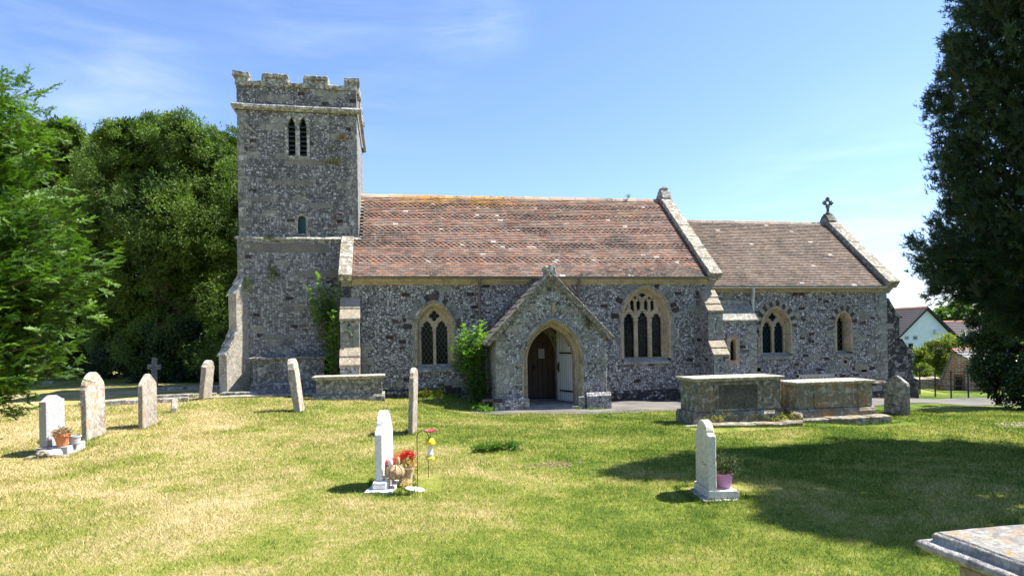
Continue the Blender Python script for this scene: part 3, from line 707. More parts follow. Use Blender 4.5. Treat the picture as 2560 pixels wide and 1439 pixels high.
# stepped buttress running east from the chancel corner
b = MB(); st = [(17.721, 3.3), (17.74, 3.12), (17.80, 2.96), (18.02, 2.83), (18.06, 2.72), (18.30, 2.55), (18.34, 2.46), (18.27, 2.44), (18.27, 1.73), (18.55, 1.48), (18.57, 1.40), (18.82, 1.2), (18.84, 1.12), (18.78, 1.10), (18.78, .38), (18.78, -.9), (17.721, -.9)]
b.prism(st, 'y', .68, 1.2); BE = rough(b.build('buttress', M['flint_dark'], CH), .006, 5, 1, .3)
b = MB()
for (xa, za, xb, zb) in ((17.74, 3.18, 18.08, 2.74), (18.0, 2.78, 18.37, 2.45), (18.24, 1.78, 18.58, 1.40), (18.5, 1.5, 18.86, 1.12)):
    b.prism([(xa, za), (xa + .12, za - .02), (xb, zb + .08), (xb, zb), (xa, za - .22)], 'y', .655, 1.22)
rough(b.build('weathering_slab', M['flint_dark'], BE, bevel=.01), .01, 6, 1, .2)
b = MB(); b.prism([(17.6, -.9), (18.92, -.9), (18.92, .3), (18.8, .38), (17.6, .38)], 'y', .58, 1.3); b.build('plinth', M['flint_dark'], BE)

# small stair block with a stone lean-to roof
b = MB(); b.add(*plate([(11.0, -.6), (12.47, -.6), (12.47, 2.40), (11.0, 2.40)], [arch(11.645, 1.17, .13, 1.72, .15)], .1, .4)); b.box(12.2, 12.47, .4, .6, -.6, 2.4)
tb = b.build('stair_block', M['flint_chancel'], CH)
b = MB(); b.prism([(.03, 2.39), (.03, 2.47), (.15, 2.56), (.60, 3.06), (.60, 2.39)], 'x', 10.94, 12.53); b.prism([(.52, 3.0), (.52, 3.12), (.599, 3.16), (.599, 3.0)], 'x', 10.94, 12.46)
b.build('stone_roof', M['ashlar'], tb, bevel=.01)
b = MB(); quoins(b, 12.465, -1, .1, 0, 2.38, .42, .26, .32); b.build('quoin_stones', M['ashlar'], tb, bevel=.006)
b = MB(); b.add(*plate([(11.43, 1.05), (11.87, 1.05), (11.87, 1.85), (11.76, 2.0), (11.53, 2.0), (11.43, 1.85)], [arch(11.645, 1.2, .095, 1.70, .15)], .078, .26))
lw = b.build('window', M['dressing'], CH, bevel=.03)
b = MB(); b.box(11.5, 11.8, .28, .3, 1.1, 1.95); b.build('glass_pane', M['lattice'], lw)

# buttresses of the nave
def buttress(x0, x1, up_z, pu, mid_z, pl, z0, mat):
    b = MB(); (za, zb), (zc, zd) = up_z, mid_z
    b.prism([(0.02, z0), (-pl, z0), (-pl, zd), (-pu, zc - .02), (-pu, zb), (0.02, za)], 'x', x0, x1)
    o = b.build('buttress', mat, CH)
    for (zt, zl, pt, pb, nn) in ((za, zb, 0, pu, 3 if za > 3.2 else 2), (zc, zd, pu, pl, 2)):
        w = MB()
        for i in range(nn):
            t0, t1 = i / nn, (i + 1) / nn; ya, yb = -(pt + (pb - pt) * t0), -(pt + (pb - pt) * t1); q0, q1 = zt + (zl - zt) * t0, zt + (zl - zt) * t1
            w.prism([(ya + .02, q0 - .03), (ya - .012, q0 + .05), (yb - .05, q1 + .055), (yb - .05, q1 - .005), (yb + .02, q1 - .02)], 'x', x0 - .02, x1 + .02)
        rough(w.build('weathering_slab', M['weathering'], o, bevel=.008), .006, 6, 1, .2)
    q = MB(); z = z0 + .5
    for s in (x0, x1):
        z = z0 + .3
        while z < zd - .1:
            h = rnd.uniform(.2, .34); wd = rnd.uniform(.1, .22); q.box(min(s, s + (wd if s == x0 else -wd)), max(s, s + (wd if s == x0 else -wd)), -pl - .01, -pl + .03, z, min(z + h, zd - .08) - .005); z += h
        z = zc
        while z < zb - .1:
            h = rnd.uniform(.2, .34); wd = rnd.uniform(.14, .26); q.box(min(s, s + (wd if s == x0 else -wd)), max(s, s + (wd if s == x0 else -wd)), -pu - .01, -pu + .03, z, min(z + h, zb - .06) - .005); z += h
    q.build('quoin_stones', M['ashlar'], o, bevel=.005)
    return o
buttress(10.48, 10.975, (3.36, 2.70), .5, (1.80, 1.38), .8, -.5, M['flint_porch'])
buttress(-.275, .225, (3.18, 2.58), .5, (1.80, 1.34), .8, 0, M['flint_porch'])

# rainwater goods
def gutter(x0, x1, y, z, r, mat, step):
    b = MB(); prof = [(y + r * math.cos(a), z + r * math.sin(a)) for a in np.linspace(math.pi, 2 * math.pi, 9)]; prof += [(y + r * .85 * math.cos(a), z + r * .85 * math.sin(a)) for a in np.linspace(2 * math.pi, math.pi, 9)]
    b.prism(prof, 'x', x0, x1); x = x0 + .3
    while x < x1:
        b.prism([(y + r * 1.12 * math.cos(a), z + r * 1.12 * math.sin(a)) for a in np.linspace(math.pi, 2 * math.pi, 9)], 'x', x, x + .03); x += step
    return b.build('gutter', mat, CH)
gutter(.04, 10.70, -.205, 3.80, .055, M['gutter'], 1.15); gutter(10.98, 17.45, .33, 3.535, .06, M['gutterpale'], .95)
for x, z1 in ((3.585, .45), (6.56, .2)):
    b = MB(); b.tube([(x, -.2, 3.76), (x, -.2, 3.70), (x, -.09, 3.56), (x, -.07, 3.45), (x, -.07, z1)], .042, 8)
    for z in (3.4, 2.2, 1.0): b.tube([(x, -.07, z), (x, -.07, z + .07)], .056, 8)
    b.build('downpipe', M['pipe'], CH)
b = MB(); b.tube([(12.55, .33, 3.5), (12.55, .33, 3.40), (12.60, .42, 3.22), (12.63, .52, 3.10), (12.63, .52, 2.2), (12.63, .52, -.2)], .045, 8)
for z in (3.05, 2.0): b.tube([(12.63, .52, z), (12.63, .52, z + .08)], .058, 8)
b.build('downpipe', M['pipepale'], CH)

# --- tower
TW, TE, TS, TN = -3.20, .17, 1.3, 5.2
def lt(cx, z0, w, zs, zt): return light(cx, z0, w, zs, zt - zs)
bl = [(-1.695, .21), (-1.375, .21)]
b = MB(); holes = [lt(c, 7.47, w, 8.36, 8.60) for c, w in bl] + [arch(-1.45, 5.2, .11, 5.60, .12)]
b.add(*plate([(TW, 5.03), (TE, 5.03), (TE, 9.6), (TW, 9.6)], [h for h in holes], TS, TS + .5))
b.box(TW, TE, TN - .5, TN, 5.03, 9.5); b.box(TW, TW + .5, TS + .5, TN - .5, 5.03, 9.5); b.box(TE - .5, TE, TS + .5, TN - .5, 5.03, 9.5)
b.box(TW - .045, TE + .02, TS - .045, TN + .02, -.3, 5.0)
b.box(TW + .4, TE - .4, TS + .4, TN - .4, 9.0, 9.2)
TOW = b.build('tower', M['flint_tower'], CH)
def string(z0, z1, pr, name='string_course', top=.05):
    b = MB(); r = [(0, z0), (pr, z0 + .05), (pr, z1 - top), (0.0, z1 + .02)]
    rings = [[(TW - d - .046, TS - d - .046, z), (TE + d + .046, TS - d - .046, z), (TE + d + .046, TN + d, z), (TW - d - .046, TN + d, z)] for d, z in r]
    b.loft([list(q) for q in rings], closed=True); return rough(b.build(name, M['parapet'], TOW), .014, 5, 3, .15)
string(4.98, 5.08, .07); string(8.76, 8.93, .09)
# battlements on all four sides: low wall, merlons and a coping that runs up and over them
PZ, CZ, MZ = 8.9, 9.48, 9.72
def batt(b, cb, along, fixed, thick, mer, lo, hi):
    def bx(B, a0, a1, t0, t1, z0, z1):
        if along == 'x': B.box(a0, a1, t0, t1, z0, z1)
        else: B.box(t0, t1, a0, a1, z0, z1)
    t0, t1 = fixed, fixed + thick; lo_, hi_ = min(t0, t1), max(t0, t1); e = .055
    for a, c in mer:
        bx(b, a, c, lo_, hi_, CZ, MZ)
        bx(cb, a - e, c + e, lo_ - e, hi_ + e, MZ, MZ + .12)
        for s, q in ((a, 1), (c, -1)):
            if lo + .1 < s < hi - .1: bx(cb, s - (.055 if q == 1 else .045), s + (.045 if q == 1 else .055), lo_ - e, hi_ + e, CZ, MZ)
    ed = [lo] + [x for m in mer for x in m] + [hi]
    for i in range(2, len(mer) * 2, 2):
        if i + 1 < len(ed) and ed[i + 1] - ed[i] > .15: bx(cb, ed[i] - .05, ed[i + 1] + .05, lo_ - e, hi_ + e, CZ - .01, CZ + .12)
b = MB(); cb = MB(); W0, W1, S0, S1 = TW - .03, TE + .02, TS - .02, TN + .02
mx = [(W0, -2.90), (-2.44, -1.83), (-1.27, -.68), (-.12, W1)]; my = [(S0, 1.62), (2.1, 2.75), (3.3, 3.95), (4.6, S1)]
batt(b, cb, 'x', S0, .3, mx, W0, W1); batt(b, cb, 'x', S1, -.3, mx, W0, W1)
batt(b, cb, 'y', W0, .3, my, S0, S1); batt(b, cb, 'y', W1, -.3, my, S0, S1)
pw = MB()
o = rough(b.build('merlon_wall', M['parapet'], TOW), .012, 5, 2, .2)
BC = rough(cb.build('battlement_coping', M['parapet'], TOW, bevel=.02), .022, 6, 3, .12)
# belfry louvres, slit and its board
b = MB(); b.add(*plate([(-1.88, 7.36), (-1.19, 7.36), (-1.19, 8.5), (-1.30, 8.72), (-1.77, 8.72), (-1.88, 8.5)], [lt(c, 7.47, w - .01, 8.36, 8.60) for c, w in bl], TS - .012, TS + .1))
BF = rough(b.build('belfry_window', M['parapet'], CH), .006, 9, 1, .2)
b = MB()
for c, w in bl:
    for i in range(7):
        z = 7.5 + i * .137; b.prism([(TS + .08, z), (TS + .08, z + .028), (TS + .26, z + .16), (TS + .26, z + .13)], 'x', c - w / 2 - .03, c + w / 2 + .03)
b.build('louvre', M['louvre'], BF)
b = MB(); b.box(-2., -1.1, TS + .3, TS + .33, 7.3, 8.7); b.build('void_sheet', M['black'], BF)  # shade inside the belfry put into a near-black sheet
b = MB(); b.box(-1.6, -1.3, TS + .14, TS + .17, 5.1, 5.8); b.build('slit_board', M['teal'], TOW)
b = MB(); b.loft([[(x, y, z) for x, z in arch(-1.45, 5.2, .11 + d, 5.60, .12 + d, 10)] for d, y in ((.07, TS + .01), (.07, TS - .012), (0, TS - .012), (0, TS + .1))]); b.build('slit_surround', M['ashlar'], TOW, recalc=False)
# iron wall ties and the ashlar corners
b = MB(); b.tube([(-3.03 + .10 * math.sin(t * 1.6) + t * .24, TS - .04, 8.45 - .34 * t - .06 * math.sin(t * 3)) for t in np.linspace(0, 1, 9)], [.05, .045, .035, .03, .03, .03, .028, .025, .02], 6); b.ball((-3.02, TS - .04, 8.44), .075, (1, .6, 1), 6)
b.build('wall_tie', M['ashlar'], TOW)
S_ = [(-.30, 5.80), (-.42, 5.83), (-.52, 5.76), (-.53, 5.66), (-.48, 5.58), (-.47, 5.48), (-.54, 5.40), (-.64, 5.39), (-.72, 5.46)]
b = MB(); b.tube([(x, TS - .03, z) for x, z in S_], .022, 6); b.build('wall_tie', plain('rusty_iron', (.16, .09, .08), .8), TOW)
b = MB(); quoins(b, TW + .002, 1, TS, 5.1, 8.75, .34, .2, .3, .008); quoins(b, TE - .002, -1, TS, 5.1, 8.75, .30, .18, .3, .008); quoins(b, TW - .043, 1, TS - .045, 3.9, 4.95, .34, .2, .3, .008)
b.build('quoin_stones', stone('tower_ashlar', (.20, .197, .18), dirtamt=.7, lichen=.35, white=.5, scale=3), TOW, bevel=.006)
b = MB()
for (x, w, z, h) in ((-3.0, 2.2, 4.62, .28), (-2.2, .9, 6.62, .14), (-1.9, 1.0, 7.2, .17), (-1.6, 1.4, 3.9, .2), (-2.0, 1.2, 2.9, .16), (-2.6, .8, 2.1, .14), (-2.9, .5, 6.1, .15), (-1.2, .6, 5.95, .16)):
    q = x
    while q < x + w: 
        l = rnd.uniform(.22, .5); yy = TS if z > 5.03 else TS - .045
        b.box(q, q + l - .006, yy - .006, yy + .02, z + rnd.uniform(0, .01), z + h, [(.17, .16, .14), (.21, .2, .175), (.19, .175, .145)][rnd.randrange(3)]); q += l
b.build('squared_stones', M['voussoir'], TOW, bevel=.006)
# diagonal buttress at the south west corner
b = MB(); hw = .19
def dg(poly, h): 
    bb = MB(); bb.prism(poly, 'x', -h, h); out = []
    for (x, t, z) in bb.v: out.append((TW + x * .7071 - t * .7071, TS - x * .7071 - t * .7071, z))
    return out, bb.f
bt = MB(); bt.add(*dg([(-.3, .2), (.56, .2), (.56, 1.66), (.24, 2.33), (.24, 3.38), (-.06, 3.92), (-.3, 3.92)], hw))
TB = rough(bt.build('buttress', stone('buttress_ashlar', (.34, .315, .26), dirt=(.12, .11, .09), dirtamt=.5, lichen=.35, orange=.25, white=.3), CH), .008, 5, 2, .25)
bt = MB()
for (t0, z0_, t1, z1_) in ((-.06, 3.96, .10, 3.68), (.08, 3.68, .29, 3.37), (.22, 2.38, .34, 2.16), (.33, 2.13, .46, 1.90), (.44, 1.88, .61, 1.64)):
    bt.add(*dg([(t0, z0_ - .06), (t0, z0_ + .03), (t1, z1_ + .06), (t1, z1_), (t0 + .02, z0_ - .1)], hw + .02))
rough(bt.build('weathering_slab', M['parapet'], TB, bevel=.006), .008, 7, 1, .2)

# --- porch
PV = -1.9; pc = 5.26
out = [(3.73, -.3), (6.74, -.3), (6.74, 2.02), (5.225, 3.60), (3.73, 2.02)]
b = MB(); b.add(*plate(out, [arch(pc, .0, .80, 1.42, 1.04)], PV, PV + .42))
b.box(3.73, 4.13, PV + .42, -.001, -.3, 2.0); b.box(6.34, 6.74, PV + .42, -.001, -.3, 2.0)
PO = b.build('porch', M['flint_porch'], CH)
b = MB()
def pr_(w, r, y): return [(x, y, z) for x, z in arch(pc, .1, w, 1.42, r, 18)]
b.loft([pr_(.84, 1.08, PV + .1), pr_(.84, 1.08, PV - .012), pr_(.80, 1.04, PV - .012), pr_(.775, 1.015, PV + .05), pr_(.745, .985, PV + .05), pr_(.725, .965, PV + .02), pr_(.70, .94, PV + .10), pr_(.675, .915, PV + .17), pr_(.655, .895, PV + .17), pr_(.655, .895, PV + .46)])
AR = b.build('doorway_arch', M['dressing'], CH, recalc=False)
b = MB()
def hr(o, y): return [(x, y, z) for x, z in arch(pc, 1.42, .80, 1.42, 1.04, 18, o)][1:-1]
b.loft([hr(.03, PV), hr(.03, PV - .06), hr(.075, PV - .075), hr(.11, PV - .02), hr(.11, PV)]); b.build('hood_mould', M['ashlar'], AR, recalc=False)
b = MB()
for s in (-1, 1): b = MB(); b.ball((pc + s * .87, PV - .05, 1.38), .075, (1, .9, 1.25), 8, jit=.25); b.ball((pc + s * .87, PV - .09, 1.33), .045, (1, .8, 1), 6, jit=.3); b.build('carved_stop', M['ashlar'], AR)
b = MB()
for (x0, x1, s) in ((3.66, 4.42, 0), (6.14, 6.82, 0)):
    b = MB(); zt = .52 if x0 < 5 else .55
    b.prism([(PV + .02, -.3), (PV - .14, -.3), (PV - .14, zt - .1), (PV - .10, zt - .02), (PV + .02, zt)], 'x', x0, x1); rough(b.build('plinth', M['flint_porch'], PO), .012, 6, 2, .2)
b = MB()
for x0, x1 in ((4.42, 4.60), (5.93, 6.12)): b = MB(); b.box(x0, x1, PV - .07, PV + .1, -.2, .45); rough(b.build('arch_base', M['ashlar'], AR, bevel=.02), .01, 6, 1, .15)
b = MB(); b.box(4.3, 6.2, PV + .05, -.002, .0, .24); b.box(4.5, 6.05, PV - .1, PV + .06, -.1, .20)
b.build('step', stone('step_stone', (.25, .24, .22), dirtamt=.4, scale=4), PO, bevel=.01)
b = MB(); quoins(b, 3.732, 1, PV, .55, 1.95, .44, .3, .42, .012); quoins(b, 6.738, -1, PV, .55, 1.7, .26, .16, .34, .012); 
for (x, z, w, h) in ((4.0, 2.18, .45, .2), (4.25, 2.42, .35, .15), (4.55, 2.75, .3, .18), (5.5, 2.66, .35, .18), (6.0, 2.3, .3, .16), (4.48, 1.7, .1, .3), (5.9, 2.05, .3, .16), (4.4, 2.02, .2, .1)):
    b.box(x, x + w, PV - .012, PV + .03, z, z + h)
b.build('quoin_stones', stone('porch_ashlar', (.27, .265, .235), dirtamt=.6, lichen=.3, white=.4), PO, bevel=.008)
# roof: two slopes of stone slates with a thick verge
rb = MB(); vb = MB(); bk = MB(); ax, az = 5.225, 3.66; sl_ = 1.045
for s, ex in ((-1, 3.50), (1, 6.90)):
    L = math.hypot(ex - ax, 1.75); n = 11; ez = az - abs(ex - ax) * sl_ + .02; dx, dz = (ax - ex) / n, (az - ez) / n
    for i in range(n):
        xa, za = ex + dx * i, ez + dz * i; xb, zb = ex + dx * (i + 1.1), ez + dz * (i + 1.1); y = PV + .02
        nxn, nzn = (-s * 0 + (1 if s > 0 else -1) * .7, .7)
        while y < -.01:
            w = rnd.uniform(.2, .36); y2 = min(y + w, -.001); e = rnd.uniform(0, .012)
            q = [(xa + nxn * (.012 + e * .5), za + nzn * (.012 + e * .5)), (xb + nxn * .004, zb + nzn * .004), (xb, zb - .04), (xa, za - .03)]
            rb.prism(q, 'y', y + .003, y2 - .003); y = y2
    m = 6
    for i in range(m):
        t0, t1 = i / m, (i + 1) / m; A = (ex + (ax - ex) * t0, ez + (az - ez) * t0); B = (ex + (ax - ex) * t1, ez + (az - ez) * t1); e = rnd.uniform(-.008, .008)
        k1, k2 = .085 + e, -.045; off = 1 if s > 0 else -1
        vb.prism([(A[0] + off * k1 * .7, A[1] + k1 * .7), (B[0] + off * k1 * .7, B[1] + k1 * .7), (B[0] + off * k2, B[1] + k2), (A[0] + off * k2, A[1] + k2)], 'y', PV - .11 + e, PV + .16)
        k3 = .12 + e; bk.prism([(A[0] + off * k3 * .7, A[1] + k3 * .7), (B[0] + off * k3 * .7, B[1] + k3 * .7), (B[0], B[1]), (A[0], A[1])], 'y', -.20, -.005)
PR = rb.build('porch_roof', M['porchtile'], PO)
rough(bk.build('back_coping', M['porchtile'], PO, bevel=.01), .006, 7, 1, .2)
rough(vb.build('verge_coping', stone('verge_stone', (.17, .145, .105), dirt=(.07, .06, .05), dirtamt=.7, lichen=.35, scale=3), PO, bevel=.012), .008, 7, 2, .2)
b = MB(); b.prism([(ax - .17, az - .08), (ax - .12, az + .12), (ax - .15, az + .14), (ax - .15, az + .24), (ax - .06, az + .25), (ax, az + .30), (ax + .06, az + .26), (ax + .14, az + .24), (ax + .14, az + .13), (ax + .19, az - .08), (ax, az + .08)], 'y', PV - .06, PV + .3)
rough(b.build('saddle_stone', M['parapet'], PO, bevel=.015), .016, 9, 2, .1)
b = MB(); b.box(ax + .01, ax + .13, PV - .10, PV + .02, 2.92, 2.96); b.box(ax + .03, ax + .11, PV - .06, PV + .02, 2.75, 2.92); b.box(ax + .02, ax + .12, PV - .09, PV + .02, 2.70, 2.75)
b.build('wall_bracket', M['dressing'], PO, bevel=.006)
# inner doorway, its planked door with a notice, and the white gate leaf standing open
b = MB()
def ir(w, r, y): return [(x, y, z) for x, z in arch(5.36, .24, w, 1.45, r, 14)]
b.loft([ir(.70, 1.06, .01), ir(.70, 1.06, -.03), ir(.62, .98, -.03), ir(.57, .93, .02), ir(.54, .90, .10), ir(.50, .86, .14), ir(.50, .86, .3)])
ID = b.build('inner_doorway', M['dressing'], CH, recalc=False)
b = MB(); b.prism(arch(5.36, .245, .52, 1.45, .88, 12), 'y', .16, .21); DO = b.build('door', M['oak'], CH)
b = MB(); b.prism([(5.19 + .045 * math.cos(a), 1.17 + .055 * math.sin(a)) for a in np.linspace(0, 6.28, 12)[:-1]], 'y', .13, .16); b.tube([(5.19 + .05 * math.cos(a), .12, 1.15 + .06 * math.sin(a)) for a in np.linspace(0, 6.28, 12)], .012, 6)
b.build('ring_handle', M['iron'], DO)
k = MT('notice_print', .8); s_ = k.n('SeparateXYZ', {0: k.co}); ln = k.mr(k.math('ABSOLUTE', k.math('SUBTRACT', k.math('FRACT', k.math('MULTIPLY', s_.outputs[2], 16)), .5)), .32, .38, 1, 0)
k.base(k.mix(k.math('MULTIPLY', ln, k.mr(k.noise(60, 2), .42, .5)), (.60, .57, .54), (.28, .26, .25)))
b = MB(); b.box(5.36, 5.54, .150, .158, 1.40, 1.69); NO = b.build('notice', k.m, None); NO.location = (0, 0, 0); tag(NO, 'pale paper notice pinned to the oak door inside the porch', 'notice')
b = MB(); n = 8; prof = [(0, .0)]
prof = [(0, 0), (.68, 0)] + [(.68 - .68 * t, 1.98 - .74 * t ** 1.6) for t in np.linspace(0, 1, 10)]
# local x runs from the hinge to the free edge, thickness along y
gl = MB(); gl.prism([(x, z) for x, z in prof], 'y', -.022, .022)
GO = gl.build('porch_gate', M['boards'], CH); GO.location = (5.945, PV + .43, .265); GO.rotation_euler = (0, 0, math.atan2(.60, -.27))
b = MB()
for z in (.25, 1.30): b = MB(); b.box(-.02, .52, .023, .04, z, z + .045); b.box(.50, .56, .023, .036, z + .006, z + .038); b.build('strap_hinge', M['iron'], GO)
b = MB(); b.tube([(.60, .03, 1.0), (.60, .08, .98), (.60, .08, .86), (.60, .03, .84)], .012, 6); b.box(.57, .63, .023, .034, .78, 1.06); b.build('handle', M['iron'], GO)

# ---------------------------------------------------------------- foliage kit
def rotframes(d, roll):
    d = d / np.linalg.norm(d, axis=1, keepdims=True)
    a = np.where(np.abs(d[:, 2:3]) > .9, np.array([[1., 0, 0]]), np.array([[0, 0, 1.]]))
    u = np.cross(a, d); u /= np.linalg.norm(u, axis=1, keepdims=True); w = np.cross(d, u)
    c, s = np.cos(roll)[:, None], np.sin(roll)[:, None]
    return d, u * c + w * s, -u * s + w * c
def scatter(tv, tf, pos, dirs, size, roll=None, shade=None):
    """copies of a small template (local x = along the twig) as one mesh"""
    n = len(pos); roll = NR.random(n) * 6.28 if roll is None else roll
    d, u, w = rotframes(dirs, roll)
    V = pos[:, None, :] + size[:, None, None] * (tv[None, :, 0:1] * d[:, None] + tv[None, :, 1:2] * u[:, None] + tv[None, :, 2:3] * w[:, None])
    F = (np.arange(n) * len(tv))[:, None, None] + tf[None]
    sh = NR.random(n) if shade is None else shade
    c = np.clip(sh[:, None] + NR.normal(0, .10, (n, len(tv))), 0, 1)
    return V.reshape(-1, 3), F.reshape(-1, tf.shape[1]), c.ravel()
def yew_spray(pairs=13, nl=.16, nw=.022, side=3):
    v = []; f = []; r = random.Random(3)
    def needle(p, ang, el, l):
        d = np.array([math.cos(ang), math.sin(ang) * math.cos(el), math.sin(ang) * math.sin(el)]); t = np.array([-d[1], d[0], .3]); t /= np.linalg.norm(t)
        o = len(v); v.extend([p - t * nw, p + t * nw, p + d * l]); f.append((o, o + 1, o + 2))
    def twig(p0, dr, L, n):
        dr = dr / np.linalg.norm(dr)
        for i in range(n):
            p = p0 + dr * L * (i + .5) / n; a0 = math.atan2(dr[1], dr[0])
            for s in (-1, 1): needle(p, a0 + s * r.uniform(.7, 1.15), r.uniform(-.45, .45), nl * (1.1 - .55 * i / n) * r.uniform(.8, 1.2))
        needle(p0 + dr * L, math.atan2(dr[1], dr[0]), 0, nl * .7)
    twig(np.zeros(3), np.array([1., 0, 0]), 1., pairs)
    for i in range(side):
        s = -1 if i % 2 else 1; twig(np.array([.15 + .22 * i, 0, 0]), np.array([.75, s * .6, r.uniform(-.3, .2)]), .5 - .08 * i, 7)
    return np.array(v), np.array(f)
def cluster(n, r0=.5, lw=.12, ll=.34, seed=1):
    v = []; f = []; r = np.random.default_rng(seed)
    for i in range(n):
        c = r.normal(0, r0 * .5, 3); d = c * .6 + np.array([.5, 0, 0]) + r.normal(0, .45, 3); d /= np.linalg.norm(d); t = np.cross(d, r.normal(0, 1, 3)); t /= np.linalg.norm(t)
        o = len(v); v.extend([c - t * lw * .2, c + d * ll * .45 - t * lw, c + d * ll, c + d * ll * .45 + t * lw]); f.append((o, o + 1, o + 2, o + 3))
    return np.array(v), np.array(f)
SPRAY = yew_spray(14, .17, .034, 3); SPRAY2 = yew_spray(9, .2, .032, 2)
CL6 = cluster(7, .5, .075, .36); CLB = cluster(6, .6, .13, .42, 4)
def branches(mb, base, tips, r0, r1, sag=.0, n=6):
    for t in tips:
        t = np.array(t); p = [base + (t - base) * q + np.array([0, 0, sag * math.sin(q * 3.14)]) for q in np.linspace(0, 1, n)]
        mb.tube(p, [r0 + (r1 - r0) * q for q in np.linspace(0, 1, n)], 5)
M['yew_near'] = leaf_mat('bright_yew', (.016, .050, .008), (.145, .275, .028), .32, .5)
M['yew_far'] = leaf_mat('dark_yew', (.018, .046, .009), (.145, .235, .030), .30, .6)
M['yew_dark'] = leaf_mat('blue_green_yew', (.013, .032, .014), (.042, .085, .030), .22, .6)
M['holly'] = leaf_mat('holly_leaf', (.012, .035, .010), (.04, .085, .018), .2, .35, .5)
M['ash'] = leaf_mat('sapling_leaf', (.03, .09, .010), (.165, .32, .035), .5, .5)
M['bark'] = stone('bark', (.13, .09, .065), dirt=(.05, .035, .028), scale=5, bump=.8)
M['twig'] = plain('twig', (.16, .10, .06), .85, .3)

def crown(lobes, per, tmpl, size, up=.25, seed=0, flat=.75, jitter=.5, shade=None):
    """leaf sprays over the outside and through the outer part of a set of lobes (centre, radii, count factor)"""
    r = np.random.default_rng(seed); P, Dv, S, Q = [], [], [], []
    for (c, rad, fac) in lobes:
        c = np.array(c); rad = np.array(rad if np.ndim(rad) else (rad,) * 3); n = int(per * fac)
        d = r.normal(0, 1, (n, 3)); d /= np.linalg.norm(d, axis=1, keepdims=True)
        # small tufts grouped on the lobe so that gaps and dark hollows stay between them
        tuft = r.normal(0, 1, (max(8, n // 60), 3)); tuft /= np.linalg.norm(tuft, axis=1, keepdims=True); tr = .45 + .75 * r.random(len(tuft))
        k = r.integers(0, len(tuft), n); d2 = tuft[k] + r.normal(0, .14, (n, 3)); d2 /= np.linalg.norm(d2, axis=1, keepdims=True)
        q = tr[k] * (.80 + .27 * r.random(n) ** .7)
        P.append(c + d2 * rad * q[:, None]); o = d2 * np.array([1, 1, flat]) + r.normal(0, jitter, (n, 3)); o[:, 2] += up; Dv.append(o)
        S.append(size * r.uniform(.6, 1.3, n)); Q.append(np.clip(r.random(len(tuft))[k] * .6 + r.random(n) * .4, 0, 1))
    return scatter(*tmpl, np.concatenate(P), np.concatenate(Dv), np.concatenate(S), None, np.concatenate(Q))

# --- great yews behind the tower, left
def bigtree(name, label, base, lobes, per, tmpl, size, mat, group, trunk=(.45, 2.2), seed=1, up=.2, limbs=None):
    t = thing(name, label, 'tree', base, group=group); B = np.array(base)
    V, F, c = crown([(np.array(l[0]) - B, l[1], l[2]) for l in lobes], per, tmpl, size, up, seed)
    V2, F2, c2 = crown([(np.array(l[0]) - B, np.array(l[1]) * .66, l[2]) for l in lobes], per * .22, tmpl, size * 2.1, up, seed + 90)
    V, F, c = np.concatenate([V, V2]), np.concatenate([F, F2 + len(V)]), np.concatenate([c, c2 * .25])  # inner leaves coloured darker, the crown's inner shade put into colour
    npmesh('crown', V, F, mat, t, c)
    b = MB(); r0, h = trunk; b.tube([(0, 0, -.3), (.05, 0, .4), (.0, .05, h)], [r0 * 1.3, r0, r0 * .7], 9)
    branches(b, np.array([0, .05, h * .9]), [(np.array(l[0]) - B) * np.array([.9, .9, .95]) for l in (limbs or lobes)], r0 * .4, .03, .2)
    b.build('trunk', M['bark'], t)
    return t
def LB(px, py, z, r, f=1.): return (D(px, py, z), r, f)
def onground(px, z): p = D(px, 900, z); return (p[0], p[1], g1(p[0], p[1]))
lob = []
for (px, py, r, f) in ((430, 400, 2.4, 1.2), (330, 390, 2.0, 1), (530, 400, 2.0, 1), (280, 480, 1.9, 1), (400, 500, 2.4, 1), (520, 520, 2.2, 1), (590, 450, 1.8, .8), (300, 600, 2.2, 1), (430, 620, 2.4, 1), (540, 640, 2.3, 1),
                       (260, 700, 2.0, .9), (370, 730, 2.3, 1), (490, 750, 2.4, 1), (580, 740, 2., .8), (320, 830, 1.9, .9), (430, 850, 2., .9), (540, 850, 1.9, .9), (330, 330, 1.2, .5), (400, 318, 1.3, .6), (470, 322, 1.3, .6), (545, 345, 1.3, .6), (270, 335, .9, .35)):
    r *= .88; py += 34 if py < 560 else 0; lob.append(LB(px, py, 25. + rnd.uniform(-1.2, 1.6), (r, r * 1.15, r * .82), f))
for c_ in ((-2.0, 7.6, 3.6), (-2.2, 7.3, 5.8), (-2.6, 8.0, 7.8), (-4.2, 7.6, 2.2), (-3.4, 6.9, 3.6), (-3.9, 6.8, 1.9)): lob.append((np.array(c_), (2.1, 1.9, 1.7), .8))  # lobes added behind the tower to cast shade on the grass
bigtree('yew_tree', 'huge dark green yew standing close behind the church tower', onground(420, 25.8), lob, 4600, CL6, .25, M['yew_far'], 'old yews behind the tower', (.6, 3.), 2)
lob = []
for (px, py, r, f) in ((150, 400, 2.0, 1), (210, 420, 1.7, 1), (90, 430, 2., 1), (180, 520, 2.2, 1), (60, 540, 2.3, 1), (120, 640, 2.4, 1), (220, 650, 1.9, 1), (20, 660, 2.2, .8), (180, 760, 2.2, 1), (80, 780, 2.2, 1), (130, 860, 1.7, .8), (220, 850, 1.7, .8), (140, 350, 1.2, .5)):
    r *= .9; lob.append(LB(px, py, 28.5 + rnd.uniform(-1, 1.5), (r, r * 1.15, r * .85), f))
